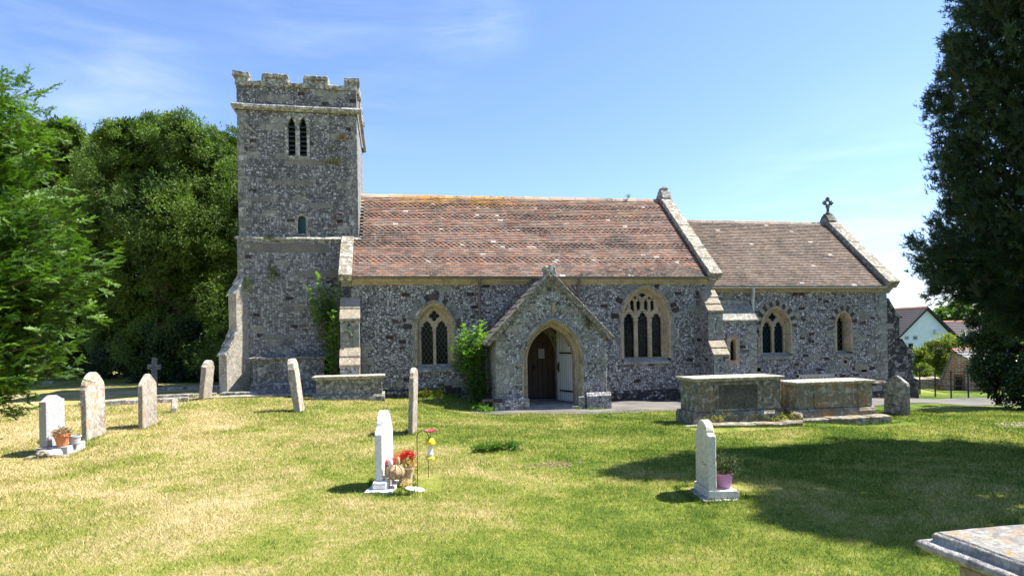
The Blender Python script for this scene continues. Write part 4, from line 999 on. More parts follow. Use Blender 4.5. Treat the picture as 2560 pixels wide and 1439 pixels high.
bigtree('yew_tree', 'rounded yew half hidden behind the bright green yew boughs', onground(140, 29.5), lob, 3800, CL6, .27, M['yew_far'], 'old yews behind the tower', (.5, 3.), 3)
# shrubs added at their feet to fill in the shade there
def shrub(name, label, cat, base, lobes, per, tmpl, size, mat, group=None, seed=5, up=.3, stems=5):
    t = thing(name, label, cat, base, group=group); B = np.array(base)
    V, F, c = crown([(np.array(l[0]) - B, l[1], l[2]) for l in lobes], per, tmpl, size, up, seed)
    npmesh('foliage', V, F, mat, t, c)
    b = MB(); branches(b, np.array([0, 0, -.1]), [(np.array(l[0]) - B) * .9 for l in lobes][:stems], .05, .012, .05)
    b.build('stem', M['twig'], t); return t
for (px, z, w, h, lab) in ((280, 27., 3.2, 2.0, 'shrub added to fill the shade behind the two leftmost old headstones'), (400, 24.5, 3., 1.9, 'shrub added to fill the shade behind the small stone cross'), (500, 24.0, 2.6, 2.1, 'shrub added to fill the shade behind the leaning lit headstone'), (580, 24., 2.2, 2.2, 'shrub added to fill the shade behind the tower buttress'), (190, 33, 4.5, 2.6, 'dark shrub added to fill the shade behind the shaded pair of headstones'), (60, 31, 4, 2.6, 'dark shrub added to fill the shade behind the lowest boughs of the bright green yew'), (345, 29, 3.2, 2.4, 'dark evergreen added to fill the shaded gap between the two yews')):
    p = onground(px, z); shrub('shade_fill_shrub', lab, 'shrub', p, [((p[0] + dx, p[1] + dy, p[2] + h * .48), (w * .4, 1., h * .6), 1) for dx, dy in ((-w * .35, 0), (w * .35, .2), (0, -.2))], 1500, CLB, .22, M['yew_dark'], 'shrubs added to fill the shade under the yews', seed=int(px))

# --- bright yew boughs reaching in from the left
t = thing('conifer', 'bright green yew whose low boughs hang beside the pale grey headstone', 'tree', (-4.6, -11.2, .42)); B0 = np.array([-4.6, -11.2, .42])
tips = []
for (px, py, z, L) in ((-20, 175, 6.6, 1.1), (60, 215, 6.5, 1.0), (112, 222, 6.4, .9), (165, 292, 6.5, 1.1), (130, 330, 6.4, .9), (95, 300, 6.6, .8), (150, 400, 6.3, 1.), (100, 420, 6.2, 1.), (215, 480, 6.4, 1.0), (180, 520, 6.0, 1.0), (245, 545, 6.3, 1.1), (200, 590, 6., 1.0), (120, 560, 5.8, 1.0), (60, 500, 5.8, 1.),
                         (255, 640, 6.2, 1.1), (325, 628, 6.1, 1.2), (270, 705, 6.2, 1.0), (215, 690, 5.9, 1.), (150, 680, 5.7, .9), (250, 760, 6.2, .9), (215, 800, 6.1, .9), (180, 740, 5.9, .9), (100, 700, 5.6, .9), (160, 830, 6.0, 1.), (150, 905, 6.1, 1.0), (110, 930, 5.9, 1.0), (120, 860, 5.7, .9), (70, 800, 5.6, .9),
                         (60, 985, 6., .9), (20, 1020, 5.9, .9), (90, 960, 6.1, .9), (30, 930, 5.6, .9), (10, 860, 5.5, .9), (40, 640, 5.6, .9), (10, 560, 5.7, .9), (20, 400, 6., .9), (40, 300, 6.3, .9), (5, 740, 5.5, .9), (0, 250, 6.5, .8), (230, 870, 6.4, .6), (60, 420, 6.1, 1.), (10, 330, 6.1, 1.)):
    tips.append((D(px - 26, py, z), L))
for i in range(190):                  # the rest of the tree, round its trunk
    h = .9 + 5.6 * (i / 190) ** .9; a = i * 2.39996; rr = np.interp(h, [.9, 2., 4., 5.6, 6.5], [1.3, 1.9, 1.6, .8, .1]) * rnd.uniform(.75, 1.05)
    tips.append((B0 + np.array([rr * math.cos(a), rr * math.sin(a), h]), 1.05))
for _ in range(120):
    px, py = rnd.uniform(-260, 170), rnd.uniform(190, 1000); lim = np.interp(py, [190, 300, 500, 650, 800, 1000], [20, 120, 170, 190, 150, 10])
    tips.append((D(min(px, lim) - 26, py, rnd.uniform(5.9, 7.6)), rnd.uniform(.8, 1.2)))
P, Dv, S, Q = [], [], [], []; tw = MB()
for tip, L in tips:
    out = tip - (B0 + np.array([0, 0, max(.6, (tip[2] - .4) * .72)])); out[2] += .1; out /= np.linalg.norm(out)
    base = tip - out * L - np.array([0, 0, .12 * L]); ntw = 17
    tw.tube([base, (base + tip) / 2 + np.array([0, 0, .03]), tip], [.009, .006, .003], 4)
    side = np.cross(out, [0, 0, 1.]); side /= np.linalg.norm(side); bq = NR.random() * .5
    for i in range(ntw):
        q = (i + .5) / ntw; p0 = base + (tip - base) * q; wd = .30 * (1.08 - q) * L
        for s in (-1, 1):
            d = out * .85 + side * s * .75 + np.array([0, 0, NR.normal(-.05, .22)]); d /= np.linalg.norm(d)
            for j in range(max(1, int(wd / .06))):
                pj = p0 + d * (wd * (j + NR.random()) / max(1, int(wd / .06))) * 1.1 + NR.normal(0, .085, 3); dj = d + out * .4 + NR.normal(0, .48, 3)
                P.append(pj); Dv.append(dj); S.append(NR.uniform(.12, .21)); Q.append(bq + .6 * q * NR.random() + .05)
V, F, c = scatter(*SPRAY, np.array(P) - B0, np.array(Dv), np.array(S), NR.normal(0, .5, len(P)), np.clip(np.array(Q), 0, 1))
npmesh('crown', V, F, M['yew_near'], t, c)
for i, p in enumerate(tw.v): tw.v[i] = tuple(np.array(p) - B0)
tw.build('bough', M['twig'], t)
b = MB(); b.tube([(0, 0, -.4), (.05, 0, 1.), (0, .1, 2.5), (.05, 0, 5.2)], [.22, .17, .12, .03], 9)
branches(b, np.array([0, .05, 1.5]), [(tp - B0) * .8 for tp, _ in tips[::5]], .05, .012, -.15); b.build('trunk', M['bark'], t)

# --- dark columnar yew on the right, close to the camera
def column_yew(label, base, HT, hs_, rs_, nb, seed, per=70):
    t = thing('conifer', label, 'tree', base, group='dark yews on the right'); P, Dv, S, Q = [], [], [], []; br = MB(); r = np.random.default_rng(seed)
    for i in range(nb):
        h = 1.7 + (HT - 1.8) * ((i + r.random()) / nb) ** 1.15; a = i * 2.39996 + r.normal(0, .2); rad = np.interp(h, hs_, rs_) * (r.uniform(.80, 1.0) if i % 4 else r.uniform(.3, .7))
        dirn = np.array([math.cos(a), math.sin(a), 0]); tip = dirn * rad + np.array([0, 0, h]); out = dirn * .55 + np.array([0, 0, .85 if h > 3.2 else .0]); out /= np.linalg.norm(out)
        L = r.uniform(.6, 1.1); bs = tip - out * L; bq = r.random() * .6
        if i % 3 == 0: br.tube([np.array([0, 0, max(.6, h - 1.2)]), bs * np.array([.6, .6, 1]), bs, tip], [.035, .02, .014, .004], 4)
        for _ in range(per):
            q = r.random() ** .8; w = .17 * math.sin(math.pi * min(1, q * .85 + .15)) + .035
            P.append(bs + (tip - bs) * q + r.normal(0, w * .75, 3)); Dv.append(out + r.normal(0, .42, 3)); S.append(r.uniform(.085, .16)); Q.append(bq + .4 * r.random())
    V, F, c = scatter(*SPRAY2, np.array(P), np.array(Dv), np.array(S), None, np.clip(np.array(Q), 0, 1))
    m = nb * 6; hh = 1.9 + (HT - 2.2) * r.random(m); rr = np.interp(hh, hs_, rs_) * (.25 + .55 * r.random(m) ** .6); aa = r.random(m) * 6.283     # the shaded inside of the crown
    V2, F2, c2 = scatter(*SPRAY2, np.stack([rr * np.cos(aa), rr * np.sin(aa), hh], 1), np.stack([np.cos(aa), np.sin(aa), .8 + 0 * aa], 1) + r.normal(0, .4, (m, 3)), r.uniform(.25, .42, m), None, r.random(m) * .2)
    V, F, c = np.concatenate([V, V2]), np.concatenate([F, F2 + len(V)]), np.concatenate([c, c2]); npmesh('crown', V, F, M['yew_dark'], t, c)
    br.build('branch', M['twig'], t)
    b = MB(); b.tube([(0, 0, -.4), (0, .05, 1.), (.05, 0, HT * .3), (0, 0, HT * .6), (0, 0, HT * .93)], [.34, .27, .22, .14, .03], 10); b.build('trunk', M['bark'], t)
column_yew('tall dark columnar yew towering over the lawn beyond the cream headstone', (11.06, -10.43, .28), 10.8, [1.7, 2.0, 2.3, 2.55, 3.0, 3.4, 3.8, 5.3, 6.7, 8., 9.6, 10.8], [.8, 1.2, 1.8, 2.05, 2.25, 2.2, 1.8, 1.9, 1.7, 1.4, .75, .05], 640, 21, 105)
column_yew('dark yew out of the picture to the right whose shadow crosses the lawn', (11.1, -12.7, .35), 9.6, [1.7, 2.3, 3.0, 5., 7., 8.4, 9.5], [1.1, 2.3, 2.65, 2.5, 1.9, 1.2, .05], 420, 22, 46)

# --- holly at the edge of the path, right
p = onground(2640, 16.5)
lob = [LB(px, py, 16.3 + rnd.uniform(-.5, .8), (rr, rr, rr * 1.05), 1) for px, py, rr in ((2490, 780, .75), (2560, 720, .9), (2630, 800, 1.1), (2500, 880, .75), (2570, 880, .9), (2640, 900, 1.1), (2520, 955, .6), (2580, 965, .7), (2650, 960, 1.), (2600, 640, .9), (2680, 700, 1.2), (2470, 840, .4), (2480, 930, .45), (2570, 590, .8), (2640, 540, .9), (2510, 700, .5))]
shrub('holly_tree', 'dense dark holly growing down to the ground beside the iron fence', 'tree', p, lob, 1000, CLB, .17, M['holly'], seed=31, stems=8)

# --- saplings against the church wall
LEAFT = (np.array([(0, 0, 0), (.3, .16, .03), (.62, .13, .03), (1, 0, -.06), (.62, -.13, .03), (.3, -.16, .03), (.35, 0, -.03), (.65, 0, -.03)]), np.array([(0, 6, 1), (1, 6, 2), (6, 7, 2), (2, 7, 3), (0, 5, 6), (5, 4, 6), (6, 4, 7), (4, 3, 7)]))
def sapling(name, label, base, shoots, leaf, mat, dens=16, spread=.16, group=None, bushy=None):
    t = thing(name, label, 'shrub', base, group=group); B = np.array(base); P, Dv, S, Q = [], [], [], []; st = MB()
    for (tip, bot) in shoots:
        tip, bot = np.array(tip) - B, np.array(bot) - B; st.tube([bot, bot * .5 + tip * .5 + np.array([.02, -.03, 0]), tip], [.016, .010, .004], 5)
        L = np.linalg.norm(tip - bot); n = max(4, int(L * dens))
        for i in range(n):
            q = .12 + .88 * (i + NR.random() * .6) / n; p0 = bot + (tip - bot) * q; a = i * 2.4 + NR.normal(0, .4); ln = spread * (1.25 - .75 * q) * NR.uniform(.7, 1.2)
            d = np.array([math.cos(a), math.sin(a), .45 + .3 * q]); d /= np.linalg.norm(d)
            for j in range(4):              # leaflets in pairs along the leaf stalk
                pj = p0 + d * ln * (.35 + .65 * j / 3); sd = np.cross(d, [0, 0, 1.]); sd /= np.linalg.norm(sd) + 1e-6
                for s in (-1, 1):
                    P.append(pj); Dv.append(d * .7 + sd * s * .8 + NR.normal(0, .15, 3) + np.array([0, 0, -.15])); S.append(leaf * NR.uniform(.7, 1.2)); Q.append(np.clip(.15 + .75 * q + NR.normal(0, .15), 0, 1))
            P.append(p0 + d * ln); Dv.append(d); S.append(leaf); Q.append(np.clip(.2 + .75 * q, 0, 1))
    if bushy:
        for (c, rad, n) in bushy:
            pts = NR.normal(0, .45, (n, 3)) * np.array(rad) + np.array(c) - B; P += list(pts); Dv += list(NR.normal(0, 1, (n, 3)) * np.array([1, 1, .5])); S += list(NR.uniform(.7, 1.3, n) * leaf); Q += list(NR.uniform(0, .5, n))
    V, F, c = scatter(*LEAFT, np.array(P), np.array(Dv), np.array(S), NR.normal(0, .5, len(P)), np.array(Q)); npmesh('foliage', V, F, mat, t, c); st.build('stem', M['twig'], t); return t
gb = (-.35, .35, .57)
sapling('sapling', 'tall green sapling growing in the corner between tower and nave buttress', gb,
        [((-.92, .6, 3.95), (-.6, .6, 2.2)), ((-1.22, .65, 3.55), (-.8, .6, 2.2)), ((-1.1, .5, 3.2), (-.7, .5, 1.8)), ((-.5, .7, 3.5), (-.5, .6, 2)), ((-.38, .1, 3.6), (-.4, .4, 2)), ((-1.0, .45, 2.85), (-.6, .5, 1.6)), ((-.8, .55, 3.5), (-.55, .6, 2)),
         ((-.47, -.25, 2.82), (-.42, -.1, 1.2)), ((-.33, -.3, 2.4), (-.42, -.1, 1.1)), ((-.60, -.2, 2.3), (-.45, -.1, 1.)), ((-.42, -.35, 1.6), (-.45, -.1, .7)), ((-.62, -.3, 1.55), (-.5, -.1, .7)), ((-.3, -.3, 1.2), (-.4, -.1, .6)), ((.05, -.5, 2.35), (-.3, -.2, 1.4)), ((-.35, -.4, .95), (-.4, -.1, .6)), ((-.6, -.35, 1.0), (-.4, -.1, .6))],
        .10, M['ash'], 15, .2, bushy=[((-.75, .6, 2.9), (.45, .3, .7), 900), ((-.5, .4, 2.0), (.35, .3, .6), 700), ((-.45, .2, 1.2), (.25, .3, .5), 500)])
gb = (3.2, -.75, .3)
sapling('sapling', 'bushy green sapling growing against the left side of the porch', gb,
        [((3.55, -.85, 2.50), (3.3, -.7, 1.2)), ((2.98, -.85, 2.42), (3.2, -.7, 1.2)), ((2.72, -.85, 1.80), (3.1, -.7, 1.)), ((3.25, -.95, 2.15), (3.2, -.7, 1.1)), ((3.1, -.6, 2.2), (3.2, -.7, 1.1)), ((3.52, -1.3, 2.15), (3.3, -.8, 1.)), ((2.85, -1., 2.05), (3.1, -.7, 1.)), ((3.6, -.5, 2.3), (3.3, -.7, 1.1)), ((2.75, -.7, 1.4), (3.1, -.7, .8)), ((3.4, -1.2, 1.8), (3.3, -.8, .9)), ((3.35, -1.0, 2.35), (3.3, -.7, 1.2)),
         ((3.05, -1.15, 1.7), (3.2, -.8, .9)), ((2.95, -1.1, 1.3), (3.2, -.8, .7))],
        .095, M['ash'], 18, .2, bushy=[((3.2, -.85, 1.5), (.42, .4, .55), 1100), ((3.35, -.95, .85), (.34, .4, .5), 1000), ((3.4, -1., .5), (.3, .35, .25), 400)])

# small plants rooted in the masonry
def tuft(label, p, w, h, n, mat, name='wall_plant', l=.1):
    t_ = NR.normal(0, .33, (n, 3)) * np.array([w, .06, h]); t_[:, 1] = -np.abs(t_[:, 1])
    V, F, c = scatter(*CL6, t_, NR.normal(0, .5, (n, 3)) + np.array([0, -.6, .1]), NR.uniform(.6, 1.3, n) * l)
    o = npmesh(name, V, F, mat, None, c); o.location = p; return tag(o, label, 'wall plant', 'plants rooted in the church masonry')
M['moss'] = leaf_mat('mossy_tuft', (.06, .075, .015), (.20, .20, .035), .3); M['drytuft'] = leaf_mat('dry_tuft', (.20, .12, .06), (.34, .22, .10), .3); M['fern'] = leaf_mat('wall_fern', (.05, .09, .012), (.17, .22, .03), .35)
tuft('yellow green mossy cushion on the tower wall just below and right of the belfry window', (-.53, 1.27, 7.36), .42, .13, 60, M['moss'], l=.09)
tuft('small green sprig high on the tower right of the belfry louvres', (-.55, 1.27, 7.75), .12, .2, 22, M['fern'], l=.07)
tuft('dry brown clump near the upper right corner of the tower', (-.22, 1.27, 8.08), .32, .16, 45, M['drytuft'], l=.09)
tuft('round green cushion of leaves on the lower stage of the tower', (-2.25, 1.22, 4.05), .27, .36, 120, M['fern'], l=.08)
tuft('bright fern on top of the leaning corner buttress of the tower', (-2.98, 1.15, 3.70), .2, .3, 60, M['fern'], l=.1)
tuft('pale tuft on the string course below the small blue tower window', (-2.36, 1.19, 5.09), .3, .13, 50, M['moss'], l=.08)
tuft('green tuft hanging under the right slope of the porch gable', (6.24, -1.93, 2.42), .16, .3, 80, M['moss'], l=.08)
tuft('tiny green seedling sprouting from the nave ridge', (9.5, 3.3, 7.03), .14, .12, 16, M['ash'], l=.12)

# ---------------------------------------------------------------- graves
M['s_grey'] = stone('grey_granite', (.33, .34, .355), dirtamt=.0, scale=6, bump=.08)
M['s_old'] = stone('old_headstone', (.37, .335, .285), dirt=(.15, .135, .115), dirtamt=.75, lichen=.4, orange=.6, white=.35, scale=2.5, bump=.6)
M['s_old2'] = stone('old_headstone_b', (.31, .28, .24), dirt=(.16, .14, .12), dirtamt=.7, lichen=.25, orange=.35, scale=2.2, bump=.5)
M['s_white'] = stone('white_stone', (.68, .67, .65), dirt=(.6, .58, .55), dirtamt=.25, scale=5, bump=.5)
M['s_cream'] = stone('cream_stone', (.60, .56, .44), dirt=(.40, .37, .30), dirtamt=.4, scale=4, bump=.25)
M['s_dark'] = stone('dark_headstone', (.21, .195, .165), dirt=(.06, .055, .05), dirtamt=.75, lichen=.35, white=.4, scale=3.5, bump=.8)
M['tomb'] = stone('chest_tomb_stone', (.165, .148, .112), dirt=(.10, .09, .07), dirtamt=.7, lichen=.35, orange=.5, white=.25, scale=1.7, bump=.6)
M['tomb_o'] = stone('chest_tomb_orange', (.19, .165, .12), dirt=(.15, .125, .09), dirtamt=.55, lichen=.3, orange=.95, white=.2, scale=1.5, bump=.6)
M['tomb_top'] = stone('tomb_slab', (.28, .265, .23), dirt=(.2, .18, .15), dirtamt=.5, lichen=.6, orange=.3, scale=2.5, bump=.6)
M['panel'] = stone('dark_tomb_panel', (.095, .09, .075), dirt=(.04, .038, .033), dirtamt=.6, scale=3, lichen=.05)
M['tomb_grey'] = stone('grey_chest_tomb', (.17, .168, .15), dirt=(.07, .065, .06), dirtamt=.75, lichen=.45, orange=.1, white=.3, scale=2.2, bump=.6)
M['kerb'] = stone('kerb_stone', (.23, .215, .185), dirt=(.12, .11, .09), dirtamt=.6, lichen=.7, orange=.2, scale=3, bump=.6)
M['bright'] = stone('tabletop_stone', (.21, .205, .19), dirt=(.10, .095, .085), dirtamt=.5, lichen=.15, orange=.8, scale=5.5, bump=.5)
M['mould'] = stone('tabletop_moulding', (.34, .33, .30), dirt=(.13, .13, .13), dirtamt=.75, lichen=.35, orange=.6, scale=5, bump=.7)
M['terra'] = plain('terracotta', (.50, .19, .085), .75, .12, 6); M['greypot'] = plain('grey_pot', (.42, .43, .46), .6, .06); M['pink'] = plain('pink_plastic', (.62, .28, .46), .4, .04, 4)
M['soil'] = plain('soil', (.08, .055, .035), .95, .5, 30); M['wicker'] = None
k = MT('wicker_weave', .8); s_ = k.n('SeparateXYZ', {0: k.co}); w1 = k.math('SINE', k.math('MULTIPLY', s_.outputs[2], 420)); w2 = k.math('SINE', k.math('MULTIPLY', k.math('ADD', s_.outputs[0], s_.outputs[1]), 260)); wv = k.math('MULTIPLY', w1, w2)
k.base(k.mix(k.mr(wv, -.6, .6), (.30, .18, .09), (.66, .48, .30))); k.bump(wv, .8, .006); M['wicker'] = k.m
M['wickerpale'] = k.m.copy(); 
for nn in M['wickerpale'].node_tree.nodes:
    if nn.type == 'MIX' and nn.data_type == 'RGBA': nn.inputs[6].default_value = (.36, .26, .18, 1); nn.inputs[7].default_value = (.62, .52, .40, 1)

def hs(name, label, prof, th, loc, rz=0, lean=(0, 0), mat=None, r=.006, rs=8, bevel=.012, seg=1, parent=None, group='headstones in the churchyard', sink=.25):
    """headstone: profile in (across, up), thickness along local x"""
    b = MB(); p = [(a, z if z > 0 else -sink) for a, z in prof]; b.prism(p, 'x', -th / 2, th / 2)
    o = b.build(name, mat, parent, bevel=bevel, seg=seg)
    if r: rough(o, r, rs, 3, .09)
    o.location = loc; o.rotation_euler = (lean[0], lean[1], rz)
    if not parent: tag(o, label, 'headstone', group)
    return o
def arc(cx, cz, rx, rz, a0, a1, n=10): return [(cx + rx * math.cos(R(a0 + (a1 - a0) * i / n)), cz + rz * math.sin(R(a0 + (a1 - a0) * i / n))) for i in range(n + 1)]

# grey headstone with pots
gA = g1(-3.88, -7.35); t = thing('headstone', 'clean pale grey headstone with a wavy top behind a terracotta pot', 'headstone', (-3.99, -7.62, gA), group='headstones in the churchyard')
pr = [(0, .13), (.53, .13), (.53, .80)] + [(.53 - .53 * q, .80 + .075 * (math.sin(math.pi * q) ** 2)) for q in np.linspace(.06, .94, 12)] + [(0, .80)]
o = hs('stone', None, pr, .10, (0, .02, 0), mat=M['s_grey'], r=0, bevel=.006, parent=t, sink=-.0)
b = MB(); b.box(-.08, .33, .0, .56, -.1, .13); b.build('base', M['s_grey'], t, bevel=.008)
b = MB(); b.box(-.16, .38, -.16, .62, -.1, .02); rough(b.build('slab', M['kerb'], t, bevel=.006), .006, 6, 1, .2)
def pot(name, label, loc, r, h, mat, kind='flared', parent=None):
    t_ = thing(name, label, 'plant pot', loc); b = MB()
    pf = [(r * .62, 0), (r * .95, h * .76), (r * 1.05, h * .77), (r * 1.08, h), (r * .95, h), (r * .9, h * .88), (.01, h * .86)] if kind == 'flared' else [(r * .72, 0), (r * .8, h * .1), (r * .97, h * .8), (r * 1.06, h * .84), (r * 1.06, h), (r * .95, h), (r * .9, h * .85), (.01, h * .82)]
    b.lathe(pf, (0, 0, 0), 24); b.build('pot', mat, t_, smooth=False)
    b = MB(); b.lathe([(r * .88, h * .80), (r * .88, h * .88), (.01, h * .9)], (0, 0, 0), 14); b.build('soil', M['soil'], t_); return t_
pt = pot('plant_pot', 'terracotta flowerpot of withered stems on the base of the pale grey headstone', (-3.76, -7.55, gA + .13), .105, .19, M['terra'])
n = 130; a = NR.random(n) * 6.28; rr = NR.random(n) ** .5 * .09; P = np.stack([rr * np.cos(a), rr * np.sin(a), .17 + NR.random(n) * .06], 1); Dv = np.stack([np.cos(a) * .7, np.sin(a) * .7, NR.uniform(.2, 1.1, n)], 1)
M['withered'] = leaf_mat('withered_stems', (.16, .09, .06), (.50, .38, .26), .25)
V, F, c = scatter(*CL6, P, Dv, NR.uniform(.06, .14, n)); npmesh('withered_plant', V, F, M['withered'], pt, c)
pot('plant_pot', 'small pale grey pot beside the terracotta flowerpot', (-3.66, -7.40, gA + .13), .085, .13, M['greypot'], 'bowl')
def rock(name, label, loc, dims, mat, seed=0, amt=.25, cat='stone', group=None, rz=0):
    b = MB(); b.ball((0, 0, 0), 1, (1, 1, 1), 9); o = b.build(name, mat, None)
    from mathutils import noise as mn
    for v in o.data.vertices:
        q = 1 + amt * mn.noise(v.co * 1.6 + Vector((seed, 2, 5))) + amt * .5 * mn.noise(v.co * 4 + Vector((seed, 7, 1))); v.co = Vector([math.copysign(abs(c_) ** .75, c_) * d_ * q for c_, d_ in zip(v.co, dims)])
    o.location = loc; o.rotation_euler = (0, 0, rz)
    return tag(o, label, cat, group)
rock('stone', 'large pale flint lying left of its twin in front of the grey headstone', (-3.93, -7.72, gA + .055), (.09, .07, .05), M['kerb'], 1, group='loose flints')
rock('stone', 'pale flint lying against the corner of the grey headstone base', (-3.79, -7.72, gA + .06), (.10, .06, .055), M['s_white'], 4, group='loose flints', rz=.3)

gB = g1(-3.75, -6.4)
pr = [(0, 0), (.70, 0), (.70, .93)] + arc(.35, .93, .33, .20, 8, 172, 12)[:] + [(0, .93), (0, .88)]
pr = [(0, 0), (.70, 0), (.69, .86), (.67, .92)] + [(.67 - .64 * q, .92 + .19 * math.sin(math.pi * q) ** .8) for q in np.linspace(.05, .95, 12)] + [(.02, .92), (.02, .86), (0, .84)]
hs('headstone', 'tall lichen mottled headstone with a rounded peak beside the grey one with pots', pr, .09, (-3.88, -6.58, gB), 0, (0, -.02), M['s_old'])
gC = g1(-3.3, -5.2)
pr = [(0, 0), (.70, 0), (.70, .80), (.66, .84), (.52, .93), (.42, .985), (.35, 1.0), (.28, .985), (.18, .93), (.04, .84), (0, .80)]
hs('headstone', 'streaked upright headstone with a pointed gabled top and sharp shoulders', pr, .085, (-3.44, -5.47, gC), 0, (0, 0), M['s_old2'])
pr = [(0, 0), (.26, 0), (.25, .12), (.2, .27), (.12, .30), (.07, .2), (.0, .1)]
hs('headstone', 'short broken headstone stump by the end of the long kerb', pr, .12, (-3.62, -3.15, g1(-3.6, -3.1)), .3, (0, .12), M['s_old'], .014, 7)
pr = [(0, 0), (.55, 0), (.55, .86)] + arc(.275, .90, .22, .12, 0, 180, 8) + [(0, .86)]
hs('headstone', 'leaning lit headstone standing just left of the tower buttress', pr, .13, (-3.78, -.55, g1(-3.8, -.4)), R(-6), (0, .10), M['s_old2'], .012, 6)
hs('headstone', 'thick old slab tilting left in front of the tomb beside the tower', [(0, 0), (.5, 0), (.52, .95)] + arc(.26, 1.0, .24, .18, 0, 180, 8) + [(0, .95)], .15, (-.97, -3.65, g1(-1, -3.5)), R(-2), (0, -.125), M['s_old'], .012, 6)
hs('headstone', 'narrow edge-on headstone leaning slightly in front of the two light nave window', [(0, 0), (.5, 0), (.5, 1.0)] + arc(.25, 1.02, .22, .14, 0, 180, 8) + [(0, .98)], .085, (1.36, -6.95, g1(1.36, -6.8)), R(-11), (0, .035), M['s_old2'], .006, 6)
pr = [(0, 0), (.70, 0), (.68, .66), (.64, .72), (.50, .83), (.38, .90), (.33, .90), (.2, .83), (.05, .74), (.02, .66)]
hs('headstone', 'weathered dark headstone with a low gabled top right of the big chest tombs', pr, .09, (12.44, -5.86, g1(12.4, -5.6)), 0, (0, .02), M['s_dark'], .010, 6)
for (px, py, z, h, w, lab) in ((148, 932, 31, .55, .5, 'small dark shaded headstone half hidden by the yew bough'), (190, 932, 31.5, .62, .45, 'rounded headstone deep in shade under the yews')):
    p = D(px, py, z); hs('headstone', lab, [(0, 0), (w, 0), (w, h * .8)] + arc(w / 2, h * .8, w / 2, h * .2, 10, 170, 6) + [(0, h * .8)], .1, (p[0], p[1], g1(p[0], p[1])), R(60), (0, 0), M['s_dark'], 0)

# white headstone with its flowers
gW = g1(1., -10.6); Wz = R(-12.6); t = thing('headstone', 'bright white headstone on a double base with red flowers in front of it', 'headstone', (.885, -10.86, gW), Wz, group='headstones in the churchyard')
pr = [(0, .115), (.55, .115), (.55, .63), (.53, .66), (.49, .70)] + arc(.275, .71, .20, .165, 0, 180, 12) + [(.06, .70), (.02, .66), (0, .63)]
o = hs('stone', None, pr, .085, (0, .05, 0), mat=M['s_white'], r=.006, rs=22, bevel=.008, parent=t, sink=-.0)
b = MB(); b.box(-.06, .10, -.02, .66, .035, .118); rough(b.build('base', M['s_white'], t, bevel=.012), .008, 18, 2, .06)
b = MB(); b.box(-.13, .16, -.10, .74, -.08, .036); rough(b.build('slab', M['s_white'], t, bevel=.005), .004, 9, 1, .2)
def Wp(x, y, z):      # a point beside the white headstone in its own axes
    c, s = math.cos(Wz), math.sin(Wz); return (.945 + x * c - y * s, -10.86 + x * s + y * c, gW + z)
# wicker pumpkin-shaped basket on the base
t = thing('basket', 'round wicker basket shaped like a gourd leaning on the white headstone', 'basket', Wp(.115, .10, .118)); b = MB()
nseg = 36; rings = []
for i in range(11):
    ph = math.pi * i / 10; rings.append([(.105 * math.sin(ph) * (1 - .10 * abs(math.sin(4 * a))) * math.cos(a), .105 * math.sin(ph) * (1 - .10 * abs(math.sin(4 * a))) * math.sin(a), .085 - .085 * math.cos(ph)) for a in np.linspace(0, 2 * math.pi, nseg, endpoint=False)])
b.loft(rings, closed=True); b.build('body', M['wicker'], t, smooth=True)
b = MB(); b.ball((.03, .02, .205), .04, (.6, .75, 1.35), 7); b.build('ear', M['wicker'], t); b = MB(); b.ball((-.055, -.03, .20), .04, (.75, .6, 1.2), 7); b.build('ear', M['s_white'], t)
b = MB()
for a in np.linspace(0, 2 * math.pi, 8, endpoint=False): b.tube([(.1 * math.sin(q) * math.cos(a), .1 * math.sin(q) * math.sin(a), .086 - .088 * math.cos(q)) for q in np.linspace(.3, 2.8, 8)], .005, 4)
b.build('rib', M['twig'], t)
t = thing('basket', 'square pale wicker basket holding the red flowers behind the gourd shaped one', 'basket', Wp(.18, .34, .036), Wz); b = MB()
b.loft([[(sx * w, sy * w, z) for sx, sy in ((-1, -1), (1, -1), (1, 1), (-1, 1))] for w, z in ((.065, .03), (.088, .165), (.08, .165), (.075, .14), (.001, .14))], closed=True); b.prism([(-.065, -.065), (.065, -.065), (.065, .065), (-.065, .065)], 'z', 0, .03)
b.build('body', M['wickerpale'], t); b = MB(); b.tube([(.08, .0, .15), (.095, 0, .2), (.095, 0, .23)], .006, 5); b.tube([(-.089, -.089, .166), (.089, -.089, .166), (.089, .089, .166), (-.089, .089, .166), (-.089, -.089, .166)], .008, 5); b.build('rim', M['wickerpale'], t)
M['petal'] = leaf_mat('red_petal', (.30, .006, .015), (.68, .02, .04), .3); M['flowerleaf'] = leaf_mat('flower_leaf', (.10, .08, .02), (.24, .28, .05), .35); M['orangeleaf'] = leaf_mat('dead_flower', (.35, .16, .05), (.55, .35, .12), .3)
t = thing('flower_bunch', 'bunch of red flowers with browning leaves beside the white headstone', 'flowers', Wp(.09, .30, .16), Wz)
hd = [(-.10, -.10, .11), (-.13, -.06, .09), (-.07, -.12, .13), (-.05, -.07, .10), (-.02, -.11, .12), (.03, -.05, .15), (.07, -.03, .17), (.11, -.01, .19), (.14, .01, .18), (.09, .05, .16), (.05, .03, .12), (.16, .03, .15), (-.01, .0, .13)]
P = []; 
for h in hd: P += [np.array(h) * np.array([1.1, 1.1, 1.12]) + NR.normal(0, .020, 3) for _ in range(40)]
P = np.array(P); V, F, c = scatter(*CL6, P, NR.normal(0, 1, P.shape) + np.array([0, -.3, .7]), NR.uniform(.03, .058, len(P))); npmesh('flower_heads', V, F, M['petal'], t, c)
